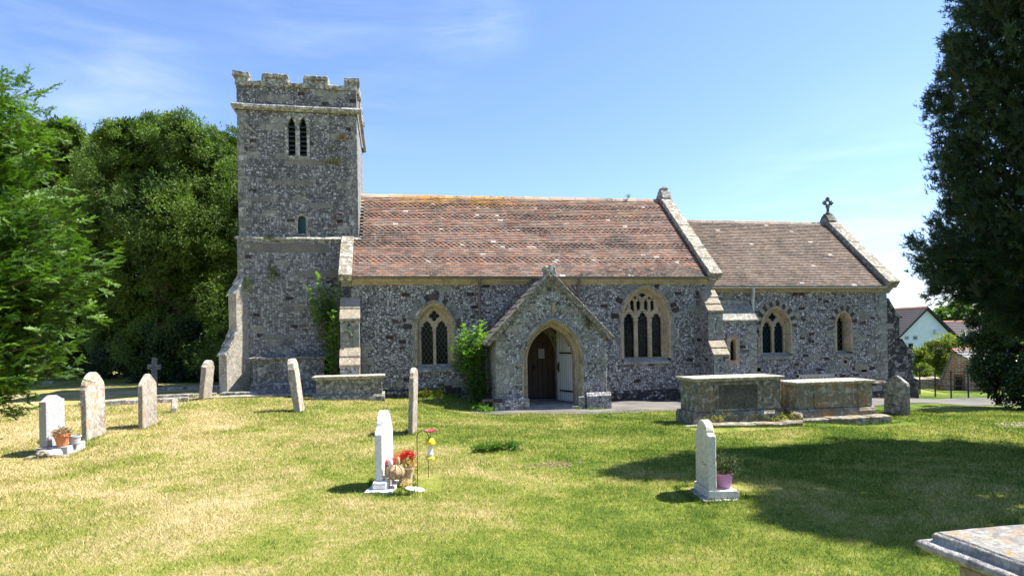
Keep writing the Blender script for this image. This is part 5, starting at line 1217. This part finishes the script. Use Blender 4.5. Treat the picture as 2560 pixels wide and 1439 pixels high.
n = 150; P = NR.normal(0, 1, (n, 3)) * np.array([.085, .05, .05]) + np.array([.03, -.02, .04]); V, F, c = scatter(*LEAFT, P, NR.normal(0, 1, (n, 3)) + np.array([0, 0, .6]), NR.uniform(.03, .06, n)); npmesh('leaves', V, F, M['flowerleaf'], t, c)
n = 90; P = NR.normal(0, 1, (n, 3)) * np.array([.03, .04, .04]) + np.array([.16, .05, .08]); V, F, c = scatter(*LEAFT, P, NR.normal(0, 1, (n, 3)) + np.array([0, 0, .6]), NR.uniform(.03, .05, n)); npmesh('withered_leaves', V, F, M['orangeleaf'], t, c)
n = 120; P = NR.normal(0, 1, (n, 3)) * np.array([.035, .05, .022]) + np.array([0, 0, .03]); V, F, c = scatter(*CL6, P, NR.normal(0, 1, (n, 3)) + np.array([0, 0, .4]), NR.uniform(.025, .05, n)); o = npmesh('dried_posy', V, F, leaf_mat('dried_posy', (.45, .25, .08), (.75, .62, .40), .3), None, c); o.location = Wp(.23, .17, .035); tag(o, 'faded orange and cream posy lying against the gourd shaped basket', 'flowers')
b = MB(); b.lathe([(.001, 0), (.075, .0), (.08, .008), (.075, .016), (.001, .018)], (0, 0, 0), 18, sx=1.5); o = rough(b.build('marker_stone', M['s_white'], None), .004, 10, 1, .1); o.location = Wp(.33, .10, .0); o.rotation_euler = (0, .12, -.5); tag(o, 'flat oval white stone lying on the grass right of the white headstone', 'stone')
# shepherd's crook with a flower dish, and the feeder hung from it
cx, cy = 1.315, -11.02; gcz = g1(cx, cy); t = thing('shepherd_crook', 'thin black shepherd crook stuck in the grass beside the white headstone', 'crook', (cx, cy, gcz)); b = MB()
pts = [(0, 0, -.05), (0, 0, .3), (.0, 0, .60)] + [(.062 - .062 * math.cos(a), 0, .62 + .072 * math.sin(a)) for a in np.linspace(0, 2.3, 8)]
pts += [(.123, 0, .645), (.126, 0, .625), (.135, 0, .612), (.148, 0, .617), (.15, 0, .64), (.15, 0, .665)]
b.tube(pts, .0042, 6); b.build('rod', M['iron'], t)
dsh = MB()
for i in range(7):
    a = i * 2 * math.pi / 7; d = np.array([math.cos(a), math.sin(a)]); e = np.array([-d[1], d[0]])
    for (q0, q1, s) in ((0, 1, 1),):
        A = [(.0, 0, .0), *(tuple([*(d * .03 + e * .02), .008]), tuple([*(d * .058 + e * .018), .026]), tuple([*(d * .066), .022]), tuple([*(d * .058 - e * .018), .026]), tuple([*(d * .03 - e * .02), .008]))]
        dsh.add([(p_[0] + .15, p_[1], p_[2] + .668) for p_ in A] + [(p_[0] + .15, p_[1], p_[2] + .663) for p_ in A], [(0, 1, 2, 3, 4, 5), (6, 11, 10, 9, 8, 7)] + [(j, (j + 1) % 6, 6 + (j + 1) % 6, 6 + j) for j in range(6)])
dsh.build('flower_dish', plain('crimson_enamel', (.42, .04, .09), .35, .35, 40), t)
fx, fz = cx + .14, gcz; t = thing('bird_feeder', 'clear tube bird feeder with a yellow spotted cap hanging from the crook', 'bird feeder', (fx, cy, fz + .38))
k = MT('yellow_enamel', .4); dv = k.n('TexVoronoi', {'Vector': k.co, 'Scale': 38.}); k.base(k.mix(k.math('LESS_THAN', dv.outputs['Distance'], .25), (.72, .55, .02), (.12, .08, .02))); M['yellow'] = k.m
b = MB(); b.lathe([(.058, .0), (.060, .012), (.054, .045), (.035, .068), (.01, .076), (.002, .08)], (0, 0, .155), 20); b.build('cap', M['yellow'], t, smooth=True)
b = MB(); b.lathe([(.03, -.012), (.048, -.01), (.05, .008), (.044, .016), (.02, .018)], (0, 0, 0), 20); b.build('tray', M['yellow'], t)
k = MT('clear_plastic', .08); k.b.inputs['Base Color'].default_value = (.85, .85, .83, 1); k.b.inputs['Alpha'].default_value = .42; M['clear'] = k.m
b = MB(); b.lathe([(.030, .012), (.036, .05), (.030, .08), (.033, .156), (.031, .156), (.028, .08), (.034, .05), (.028, .012)], (0, 0, 0), 18); b.build('tube', M['clear'], t)
b = MB(); b.lathe([(.027, .016), (.031, .05), (.020, .062), (.001, .064)], (0, 0, 0), 14); b.build('seed', plain('seed', (.38, .33, .26), .9, .4, 80), t)
b = MB(); b.tube([(-.06, 0, .028), (.06, 0, .028)], .004, 5); b.build('perch', M['gutterpale'], t); b = MB(); b.tube([(0, 0, .01), (0, 0, .24), (.012, 0, .255)], .003, 5); b.build('hanging_wire', M['iron'], t)
b = MB(); b.tube([(0, 0, -.06), (.004, 0, .2), (.006, 0, .38)], .0042, 5); o = b.build('plant_stake', M['iron'], None); o.location = (1.47, -10.30, g1(1.47, -10.3)); tag(o, 'thin dark stake standing in the grass behind the bird feeder', 'stake')

# cream headstone in the shade with a pink pot
gR = g1(4.3, -11.9); t = thing('headstone', 'cream headstone with a rounded shouldered top standing in the tree shade', 'headstone', (4.245, -12.1, gR), R(-9), group='headstones in the churchyard')
pr = [(0, .085), (.40, .085), (.40, .64), (.37, .655)] + arc(.20, .655, .15, .125, 0, 180, 12) + [(.03, .655), (0, .64)]
o = hs('stone', None, pr, .085, (.0, .03, 0), mat=M['s_cream'], r=0, bevel=.008, parent=t, sink=-.0)
b = MB(); b.prism([(-.055, .0), (.26, .0), (.26, .07), (.24, .085), (-.055, .085)], 'y', 0, .46); b.build('base', M['s_cream'], t, bevel=.006)
b = MB(); b.box(-.12, .32, -.07, .52, -.1, .006); rough(b.build('slab', M['kerb'], t, bevel=.004), .006, 9, 2, .12)
pp = pot('plant_pot', 'pink plastic flowerpot with a bushy green plant beside the cream headstone', (4.425, -11.98, gR + .085), .088, .15, M['pink'], 'bowl')
n = 380; P = NR.normal(0, 1, (n, 3)) * np.array([.07, .07, .05]) + np.array([.01, 0, .22]); V, F, c = scatter(*CL6, P, NR.normal(0, .8, (n, 3)) + P * 6 - np.array([0, 0, .8]), NR.uniform(.035, .07, n)); npmesh('plant', V, F, leaf_mat('pot_plant', (.015, .035, .010), (.08, .10, .03), .25), pp, c)

# kerbs, ledgers, cross
def slab(name, label, cat, boxes, mat, loc, rz=0, r=.01, bevel=.012, group=None, cuts=.2):
    b = MB()
    for q in boxes: b.box(*q)
    o = rough(b.build(name, mat, None, bevel=bevel), r, 6, 2, cuts); o.location = loc; o.rotation_euler = (0, 0, rz); return tag(o, label, cat, group)
zk = g1(-5.2, -1.); slab('grave_kerb', 'long low stone kerb running behind the three left headstones', 'kerb', [(-1.15, -.15, -.1, .12, -.2, .13), (-.14, .6, -.1, .12, -.2, .12), (.61, 1.2, -.1, .12, -.2, .12)], M['kerb'], (-5.2, -.95, zk), R(12))
zk = g1(-3.2, .2); slab('grave_kerb', 'low kerb stone ending beside the leaning headstone left of the tower', 'kerb', [(-.9, .0, -.1, .12, -.2, .10), (.02, .55, -.08, .14, -.2, .09)], M['kerb'], (-4.2, .35, g1(-4.2, .35)), R(9))
slab('grave_kerb', 'white lichened kerb in the shade by the small stone cross', 'kerb', [(-.2, 1.1, -.1, .15, -.2, .10), (1.12, 2.2, -.1, .15, -.2, .10)], M['kerb'], (-6.4, 3.3, g1(-6, 3.3)), R(3))
p = (-6.5, 4.2, g1(-6.5, 4.2)); b = MB(); b.prism([(-.11, 0), (.11, 0), (.085, .62), (.20, .62), (.20, .78), (.08, .78), (.08, 1.0), (-.08, 1.0), (-.08, .78), (-.20, .78), (-.20, .62), (-.085, .62)], 'y', -.06, .06); b.box(-.22, .22, -.16, .16, -.2, .10)
o = rough(b.build('cross_headstone', M['s_dark'], None, bevel=.012), .006, 7, 1, .2); o.location = p; o.rotation_euler = (0, .03, R(14)); tag(o, 'small stone cross in yew shade behind the pointed headstone', 'headstone', 'headstones in the churchyard')
slab('ledger_stone', 'flat grey ledger stone sunk in the lawn between gabled dark headstone and dark yew', 'ledger', [(-.95, .95, -.3, .3, -.1, .012)], M['tomb'], (13.1, -7.75, g1(13.1, -7.75)), R(-4), .012)
rock('stone', 'small pale stone lying in the shaded grass under the yews', (*(D(122, 962, 24)[:2]), g1(*D(122, 962, 24)[:2]) + .03), (.2, .1, .07), M['kerb'], 9)

# chest tombs
def chest(label, loc, L, W, zb, z0, z1, z2, over, mat, top, panels=(), pil=(), rz=0, name='chest_tomb', topth=.065):
    """plinth up to z0, body up to z1, moulded top slab up to z2; local x along the length, front at y=0"""
    t_ = thing(name, label, 'tomb', loc, rz, group='chest tombs around the church')
    b = MB(); b.prism([(-.06, zb), (-.06, z0 - .06), (-.03, z0 - .03), (-.03, z0 - .01), (.02, z0 + .02), (W - .02, z0 + .02), (W + .06, z0 - .06), (W + .06, zb)], 'x', -.06, L + .06); rough(b.build('plinth', mat, t_, bevel=.008), .008, 5, 2, .2)
    b = MB(); b.box(.02, L - .02, .02, W - .02, z0 + .02, z1); rough(b.build('body', mat, t_, bevel=.006), .006, 5, 2, .2)
    for (x0, x1, a, c, d_) in pil:
        b = MB(); b.box(x0, x1, -.012, .05, z0 + .02, z1); rough(b.build('pilaster', mat, t_, bevel=.012), .005, 8, 1, .15)
    for (x0, x1, a, c, m) in panels:
        b = MB(); b.add(*plate([(x0 - .04, a - .04), (x1 + .04, a - .04), (x1 + .04, c + .04), (x0 - .04, c + .04)], [[(x0, a), (x1, a), (x1, c), (x0, c)]], -.004, .03)); f_ = b.build('panel_frame', mat, t_, bevel=.006)
        b = MB(); b.box(x0, x1, .008, .03, a, c); b.build('panel', m, f_)
    b = MB(); e = over
    prf = [(.0, z1 - .02), (-e * .5, z1 + .0), (-e * .8, z1 + .025), (-e, z1 + .03), (-e, z2 - .012), (-e + .012, z2)]
    rings = [[(d, d, z), (L - d, d, z), (L - d, W - d, z), (d, W - d, z)] for d, z in prf]; b.loft(rings, closed=True); b.add(rings[-1], [(0, 1, 2, 3)]); b.add(rings[0], [(3, 2, 1, 0)])
    rough(b.build('top_slab', top, t_), .006, 5, 3, .2); return t_
t3 = chest('large chest tomb with a dark framed front panel standing before the chancel', (7.17, -6.04, 0), 1.96, .72, .0, .44, 1.095, 1.155, .06, M['tomb'], M['tomb_top'], [(.53, 1.42, .50, 1.0, M['panel'])], [(.0, .40, 0, 0, 0), (1.55, 1.96, 0, 0, 0)])
t4 = chest('orange lichened chest tomb beside the larger dark panelled tomb', (9.41, -6.17, 0), 1.82, .66, .0, .43, .96, 1.015, .055, M['tomb_o'], M['tomb_top'], [(.46, 1.34, .50, .90, M['tomb_o'])], [(.0, .34, 0, 0, 0), (1.48, 1.82, 0, 0, 0)])
def kerbrow(label, pts, w, h, mat):
    b = MB()
    for (x0, x1, y, z, hh, a) in pts:
        o_ = len(b.v); b.box(0, x1 - x0 - .015, 0, w, -.22, hh)
        for i in range(o_, len(b.v)):
            p_ = b.v[i]; b.v[i] = (x0 + p_[0] * math.cos(a) - p_[1] * math.sin(a), y + p_[0] * math.sin(a) + p_[1] * math.cos(a), z + p_[2])
    o = rough(b.build('ledger_kerb', mat, None, bevel=.015), .018, 5, 2, .16); return tag(o, label, 'kerb')
kerbrow('broken stone kerb on the grass in front of the dark panelled chest tomb', [(6.80, 7.45, -6.30, .17, .05, -.25), (7.3, 8.2, -6.52, .16, .10, -.2), (8.15, 8.75, -6.72, .16, .11, -.18), (8.72, 9.1, -6.80, .16, .12, -.1), (8.98, 9.3, -6.72, .16, .12, .4), (6.78, 7.0, -5.95, .18, .04, 1.1)], .34, .1, M['tomb'])
kerbrow('stone kerb running out past the orange lichened chest tomb', [(9.35, 9.98, -6.42, .16, .10, -.1), (9.95, 10.85, -6.52, .15, .13, -.08), (10.82, 11.33, -6.62, .14, .15, -.05)], .36, .1, M['tomb'])
rock('stone', 'squarish loose stone lying between the two big chest tombs', (9.22, -6.42, .34), (.12, .1, .09), M['tomb'], 3, .2)
for (x, y, n, lab) in ((7.55, -6.22, 30, 'small yellow weeds on the kerb of the dark panelled tomb'), (8.9, -6.5, 60, 'yellow flowering weeds between the two big chest tombs'), (10.9, -6.32, 26, 'yellow weeds at the foot of the orange lichened tomb')):
    P = NR.normal(0, 1, (n, 3)) * np.array([.16, .06, .05]) + np.array([0, 0, .06]); V, F, c = scatter(*CL6, P, NR.normal(0, .5, (n, 3)) + np.array([0, 0, 1.]), NR.uniform(.05, .1, n)); o = npmesh('weed', V, F, leaf_mat('yellow_weed', (.10, .16, .02), (.50, .42, .03), .35), None, c); o.location = (x, y, g1(x, y) + .08); tag(o, lab, 'weeds', 'weeds around the tombs')
chest('dark grey chest tomb standing in front of the nave corner buttress', (-.84, -1.45, 0), 1.66, .52, .4, .66, 1.06, 1.14, .075, M['tomb_grey'], M['tomb_top'], (), [(1.4, 1.66, 0, 0, 0)])
chest('tall carved chest tomb set against the foot of the tower', (-2.74, .62, 0), 1.93, .52, .5, .88, 1.52, 1.60, .09, M['tomb_grey'], M['tomb_grey'], (), [(.0, .1, 0, 0, 0), (1.83, 1.93, 0, 0, 0), (.55, .6, 0, 0, 0)])
slab('ledger_stone', 'pale stone step running along the foot of the tower tomb', 'ledger', [(-1.3, -.2, -.2, .25, -.2, .11), (-.19, .9, -.2, .25, -.2, .12), (.91, 1.6, -.2, .25, -.2, .11)], M['tomb_grey'], (-2.2, .30, g1(-2.2, .3)), 0, .008)
slab('ledger_stone', 'long pale ledger lying on the grass below the tower tomb', 'ledger', [(-1.4, 1.9, -.3, .12, -.15, .055)], M['kerb'], (-2.5, -.05, g1(-2.4, -.1)), R(3), .008)

# table tomb in the near right corner
t = thing('chest_tomb', 'table tomb with a thick moulded lichened top nearest of all the tombs', 'tomb', (3.098, -17.36, .4), group='chest tombs around the church')
L_, W_ = 1.0, 1.56
b = MB(); b.box(.15, L_ - .1, .12, W_ - .16, -.2, .805); b.build('body', M['dressing'], t, bevel=.01)
b = MB(); prf = [(.085, .80), (.05, .806), (.016, .818), (.0, .836), (.0, .85), (.012, .859), (.034, .863), (.042, .868), (.040, .885), (.046, .896), (.07, .897)]
rings = [[(d, d, z), (L_ - d, d, z), (L_ - d, W_ - d, z), (d, W_ - d, z)] for d, z in prf]; b.loft(rings, closed=True); b.add(rings[0], [(3, 2, 1, 0)])
rough(b.build('moulded_edge', M['mould'], t, smooth=True), .005, 9, 4, .06)
b = MB(); d = .047; b.box(d, L_ - d, d, W_ - d, .87, .901); rough(b.build('top_slab', M['bright'], t, bevel=.008), .003, 9, 4, .06)
b = MB(); b.box(.085, .25, W_ - .30, W_ - .095, -.2, .803); rough(b.build('pier', M['dressing'], t, bevel=.02), .005, 9, 2, .1)

# bench, crate and low plants by the wall
t = thing('bench', 'weathered grey wooden bench against the chancel wall behind the chest tombs', 'bench', (14.05, .02, g1(14.8, -.1))); wood = plain('silvered_wood', (.36, .34, .31), .8, .2)
b = MB(); b.box(0, 1.46, .30, .34, .72, .82); b.build('back_rail', wood, t)
for i in range(11):
    b = MB(); b.box(.07 + i * .125, .12 + i * .125, .31, .33, .44, .72); b.build('back_slat', wood, t)
b = MB(); b.box(0, 1.46, -.15, .30, .40, .44); b.build('seat', wood, t)
for x in (0, 1.40):
    for y, h in ((-.15, .6), (.30, .86)):
        b = MB(); b.box(x, x + .06, y, y + .06, -.05, h); b.build('leg', wood, t)
    b = MB(); b.box(x, x + .06, -.17, .32, .60, .64); b.build('armrest', wood, t)
t = thing('boot_scraper', 'small brown block with a hollow beside the left foot of the porch', 'boot scraper', (3.36, -1.98, g1(3.4, -1.9))); bw = plain('brown_block', (.16, .115, .085), .85, .3)
b = MB(); b.box(0, .30, 0, .2, .24, .29); b.build('lid', bw, t, bevel=.01)
for x in (0, .25):
    b = MB(); b.box(x, x + .05, .01, .19, -.05, .24); b.build('side', bw, t)
def herbs(name, label, spots, n, mat, l, cat, group=None, hh=.1):
    P = np.concatenate([NR.normal(0, 1, (n, 3)) * np.array([sx, sy, .3 * hh]) + np.array([x, y, g1(x, y) + hh * .6]) for x, y, sx, sy in spots])
    V, F, c = scatter(*CL6, P, NR.normal(0, .5, P.shape) + np.array([0, -.2, .8]), NR.uniform(.6, 1.3, len(P)) * l); return tag(npmesh(name, V, F, mat, None, c), label, cat, group)
herbs('ragwort', 'small yellow flowers at the foot of the nave wall below the window', [(1.7, -.25, .1, .08), (2.0, -.25, .12, .08), (2.35, -.22, .08, .06)], 70, leaf_mat('yellow_flowers', (.10, .17, .02), (.60, .46, .02), .35), .11, 'flowers', hh=.2)
herbs('weed', 'long green grass along the shady strip left of the porch', [(2.7, -.9, .25, .25), (3.2, -1.6, .18, .2), (3.4, -2.2, .12, .12), (2.4, -.5, .3, .15)], 90, M['ash'], .12, 'weeds', 'weeds around the tombs', hh=.12)
herbs('weed', 'little green weeds growing along the foot of the porch', [(6.45, -2.12, .12, .03), (6.2, -2.1, .06, .03), (5.9, -2.05, .04, .03)], 30, M['ash'], .07, 'weeds', 'weeds around the tombs', hh=.06)
herbs('grass_tuft', 'coarse green grass tuft around the molehill in the middle of the lawn', [(2.35, -8.78, .07, .05), (2.55, -8.86, .08, .04), (2.8, -8.84, .06, .04)], 120, leaf_mat('coarse_grass', (.04, .10, .01), (.14, .24, .03), .35), .10, 'grass tuft', hh=.07)
V = NR.normal(0, 1, (90, 3)) * np.array([.14, .09, 0]) + np.array([2.68, -8.68, 0]); b = MB()
for p_ in V: b.ball((p_[0], p_[1], g1(p_[0], p_[1]) + .01), rnd.uniform(.012, .035), (1, 1, .7), 4, jit=.5)
tag(b.build('molehill', plain('dry_earth', (.20, .145, .095), .95, .35, 25), None), 'crumbly brown molehill of dry earth on the lawn', 'molehill')
b = MB()
for _ in range(120):
    x, y = 3.15 + NR.normal(0, .16), -9.9 + NR.normal(0, .09); b.ball((x, y, g1(x, y) + .004), rnd.uniform(.008, .025), (1, 1, .5), 4, jit=.5)
tag(b.build('bare_earth', plain('bare_earth', (.19, .14, .095), .95, .35, 25), None), 'flat bare patch of crumbled earth on the lawn right of the bird feeder', 'earth patch')

# ---------------------------------------------------------------- beyond the church, right
def house(label, apexpx, eavepx, z, depth, back):
    A = D(*apexpx, z); E = D(*eavepx, z); hw_ = abs(E[0] - A[0]) * 1.02; rise = A[2] - E[2]; t_ = thing('house', label, 'house', (A[0], A[1], 0), group='houses beyond the churchyard')
    white = plain('white_render', (.74, .75, .78), .9, .05, 4); slate = stone('slate_roof', (.105, .09, .09), dirt=(.08, .07, .07), dirtamt=.5, scale=3, bump=.3)
    b = MB(); b.prism([(-hw_ * .93, -1.2), (hw_ * .93, -1.2), (hw_ * .93, E[2] - .02), (0, A[2] - .12), (-hw_ * .93, E[2] - .02)], 'y', .1, depth); w = b.build('wall', white, t_)
    b = MB(); n = 16
    for s in (-1, 1):
        for i in range(n):
            x0, x1 = s * hw_ * (1 - i / n), s * hw_ * (1 - (i + 1.05) / n); z0_, z1_ = E[2] + rise * i / n, E[2] + rise * (i + 1.05) / n
            b.prism([(x0, z0_ + .07), (x1, z1_ + .02), (x1, z1_ - .04), (x0, z0_ - .01)], 'y', -.12, depth + .1)
    rf = b.build('roof', slate, t_); b = MB(); b.prism([(-.14, A[2] - .05), (0, A[2] + .1), (.14, A[2] - .05)], 'y', -.1, depth); b.build('ridge_tiles', plain('red_ridge', (.33, .14, .09), .85), rf)
    b = MB()
    for s in (-1, 1): b.prism([(s * hw_ * 1.02, E[2] - .12), (s * hw_ * 1.02, E[2] + .05), (0, A[2] + .04), (0, A[2] - .16)], 'y', -.17, -.125)
    b.build('bargeboard', plain('black_board', (.02, .022, .025), .6), t_)
    return t_, A, E, hw_, w
hz = 52
ht, A, E, hw_, wl = house('white gabled house with a dark slate roof behind the chancel', (2317, 768), (2412, 848), hz, 14, 0)
def onwall(name, px, py, w, h, mat, par, dep=.06):
    p_ = D(px, py, hz * 1.0); b = MB(); b.box(p_[0] - A[0] - w / 2, p_[0] - A[0] + w / 2, .1 - dep, .12, p_[2] - h / 2, p_[2] + h / 2); return b.build(name, mat, par)
onwall('vent', 2260, 844, .3, .26, plain('vent', (.3, .32, .34), .7), ht); onwall('vent', 2285, 844, .34, .28, plain('vent_dark', (.2, .2, .21), .7), ht); onwall('lamp_box', 2351, 829, .75, .35, plain('lamp_box', (.6, .6, .6), .5), ht, .25)
w_ = onwall('window', 2270, 868, .7, .9, plain('window_frame', (.75, .75, .75), .5), ht); p_ = D(2270, 868, hz); b = MB(); b.box(p_[0] - A[0] - .22, p_[0] - A[0] + .22, .02, .036, p_[2] - .34, p_[2] + .34); b.build('pane', M['lattice'], w_)
p0 = D(2400, 802, 66); t = thing('house', 'low slate roofed house right of the white gable', 'house', (p0[0], p0[1], 0), group='houses beyond the churchyard'); b = MB(); b.box(-3, 6, 0, 5, -1.2, p0[2] - 2.); b.build('wall', plain('pale_render', (.6, .58, .54), .9), t)
b = MB()
for i in range(12): b.prism([(-.3 + 2.8 * i / 12, p0[2] - 2.1 + 2.1 * i / 12 + .06), (-.3 + 2.8 * (i + 1.05) / 12, p0[2] - 2.1 + 2.1 * (i + 1.05) / 12), (-.3 + 2.8 * (i + 1.05) / 12, p0[2] - 2.2 + 2.1 * (i + 1.05) / 12), (-.3 + 2.8 * i / 12, p0[2] - 2.15 + 2.1 * i / 12)], 'x', -3.3, 6.3)
b.prism([(2.5, p0[2] - .1), (5.3, p0[2] - 2.1), (5.3, p0[2] - 2.2), (2.5, p0[2] - .2)], 'x', -3.3, 6.3); rf = b.build('roof', stone('slate_roof_b', (.10, .085, .085), dirtamt=.4, scale=3), t); b = MB(); b.prism([(2.38, p0[2] - .03), (2.5, p0[2] + .09), (2.62, p0[2] - .03)], 'x', -3.3, 6.3); b.build('ridge_tiles', plain('red_ridge_b', (.34, .15, .09), .85), rf)
# brick shed
k = MT('shed_brick', .9); s_ = k.n('SeparateXYZ', {0: k.co}); uv = k.n('CombineXYZ', {0: k.math('ADD', s_.outputs[0], s_.outputs[1]), 1: s_.outputs[2]}).outputs[0]
br_ = k.n('TexBrick', {'Vector': uv, 'Color1': (.30, .11, .06, 1), 'Color2': (.22, .10, .07, 1), 'Mortar': (.36, .33, .28, 1), 'Scale': 1., 'Mortar Size': .012, 'Brick Width': .225, 'Row Height': .075}); f = k.noise(3, 6, .7)
k.base(k.mix(k.mr(f, .5, .6, 0, .75), br_.outputs[0], (.42, .38, .32))); M['brick'] = k.m
sA = D(2382, 876, 25); zA, zR, zL, zW = sA[2], D(0, 920, 25)[2] - .0, D(0, 965, 25)[2], D(0, 955, 25)[2]
zR, zL, zW = D(2445, 918, 25)[2], D(2352, 960, 25)[2], D(2395, 957, 25)[2]
t = thing('shed', 'small gabled brick outhouse with a slate roof behind the iron fence', 'shed', (sA[0], sA[1], 0), R(-70))
xl, xr = -.50, 1.12
b = MB(); b.prism([(xl, -1.2), (xr, -1.2), (xr, zR), (0, zA - .05), (xl, zL)], 'y', 0, 2.6); b.build('wall', M['brick'], t)
b = MB(); n = 7
for i in range(n):
    q = lambda u_: (xr + .12) * (1 - u_); zz = lambda u_: (zR - .08) + (zA + .02 - zR + .08) * u_
    b.prism([(q(i / n), zz(i / n) + .05), (q((i + 1.05) / n), zz((i + 1.05) / n) + .01), (q((i + 1.05) / n), zz((i + 1.05) / n) - .03), (q(i / n), zz(i / n))], 'y', -.06, 2.7)
b.prism([(xl - .05, zL - .06), (0, zA), (0, zA - .06), (xl + .02, zL - .08)], 'y', -.05, 2.7)
rf = b.build('roof', stone('shed_slate', (.20, .195, .205), dirtamt=.3, scale=3), t); b = MB(); b.tube([(0, -.08, zA + .03), (0, 2.72, zA + .03)], .06, 8); b.build('ridge_tiles', plain('red_ridge_c', (.36, .17, .12), .85), rf)
b = MB(); b.box(.02, .40, -.03, .05, zW - .34, zW + .34); w_ = b.build('window', plain('old_frame', (.12, .075, .06), .8), t, bevel=.01); b = MB(); b.box(.10, .32, -.036, .0, zW - .24, zW + .24); b.build('pane', M['lattice'], w_)
# low garden wall, photinia, far trees
w0 = D(2292, 965, 25.5); w1 = D(2352, 965, 25.2); b = MB(); b.box(0, w1[0] - w0[0] + .4, 0, .3, -1.2, .28 + w0[2]); b.prism([(-.04, .28 + w0[2]), (.15, .36 + w0[2]), (.34, .28 + w0[2])], 'x', 0, w1[0] - w0[0] + .4); o = b.build('garden_wall', stone('garden_wall_stone', (.30, .24, .17), dirtamt=.5, lichen=.3, scale=3), None); o.location = (w0[0], w0[1], 0); tag(o, 'low rubble garden wall behind the left end of the iron fence', 'wall')
M['photinia'] = leaf_mat('photinia_leaf', (.06, .12, .02), (.26, .28, .05), .4, .4); M['photinia_red'] = leaf_mat('photinia_tip', (.30, .08, .03), (.50, .16, .06), .4, .4)
p = onground(2370, 29); lob = [LB(px, py, 28.8, (rr, rr, rr * .9), f_) for px, py, rr, f_ in ((2320, 900, .75, 1), (2365, 880, .75, 1), (2405, 890, .8, 1), (2435, 905, .8, 1), (2330, 945, .7, 1), (2385, 940, .8, 1), (2430, 950, .8, 1))]
t = shrub('photinia_bush', 'rounded garden bush with red tipped leaves in front of the white house', 'bush', p, lob, 2200, CLB, .19, M['photinia'], seed=41)
V, F, c = crown([(l[0] - np.array(p) + np.array([0, -.1, .02]), (l[1][0] * .95, l[1][1] * .95, l[1][2] * .95), .08) for l in lob[:4]], 650, CLB, .14, .8, 43); npmesh('red_shoots', V, F, M['photinia_red'], t, c)
p = onground(2300, 26.5); shrub('golden_shrub', 'low yellow green shrub behind the fence at the church corner', 'bush', p, [LB(2305, 945, 26.5, .5, 1), LB(2330, 955, 26.5, .45, 1)], 700, CLB, .18, M['fern'], seed=47)
for (px, py, z, w, lab) in ((2385, 760, 75, 3.4, 'light green leafy tree rising behind the white house'), (2470, 790, 80, 4.2, 'second leafy tree behind the roofs, half hidden by the dark yew'), (2540, 800, 90, 4.5, 'leafy tree far away behind the holly')):
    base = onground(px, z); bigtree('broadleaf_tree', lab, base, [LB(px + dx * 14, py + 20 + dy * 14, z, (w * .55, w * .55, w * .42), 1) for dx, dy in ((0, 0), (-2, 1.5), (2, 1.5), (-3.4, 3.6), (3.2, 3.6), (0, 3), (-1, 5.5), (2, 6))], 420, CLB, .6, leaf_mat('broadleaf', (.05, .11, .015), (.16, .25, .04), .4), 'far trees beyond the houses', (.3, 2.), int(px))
for i, (x, y, z, w, h_, lab) in enumerate(((-34, 30, .4, 5, 8, 'dark tree behind the rounded yew'), (-24, 38, .4, 5, 9, 'tall dark tree behind the gap between the two yews'), (-14, 42, .3, 5, 8, 'dark tree far behind the big yew'))):
    lobs = [((x + rnd.uniform(-w, w) * .6, y + rnd.uniform(-1, 1), z + h_ * q), (w * .5, w * .5, w * .42), 1) for q in (.15, .3, .45, .6, .75, .9) for _ in range(2)]
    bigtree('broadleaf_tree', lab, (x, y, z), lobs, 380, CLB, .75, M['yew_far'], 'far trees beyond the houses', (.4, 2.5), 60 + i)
# estate fence: each iron post and the rails
t = thing('iron_fence', 'black iron estate fence with four rails at the end of the path', 'fence', (20.1, 1.5, -.3)); fo = np.array([20.1, 1.5, -.3])
posts = [(20.25, 2.45), (20.11, 1.77), (20.08, 1.08), (20.0, .36), (19.89, -.4), (19.7, -1.27), (19.5, -2.15), (19.3, -3.1)]
for (x, y) in posts:
    z = g1(x, y); b = MB(); b.box(x - fo[0] - .022, x - fo[0] + .022, y - fo[1] - .012, y - fo[1] + .012, z - fo[2] - .2, z - fo[2] + .95); b.build('post', M['iron'], t)
for hgt in (.2, .42, .65, .9):
    b = MB(); b.tube([(x - fo[0], y - fo[1], g1(x, y) + hgt - fo[2]) for x, y in posts], .011, 6); b.build('rail', M['iron'], t)
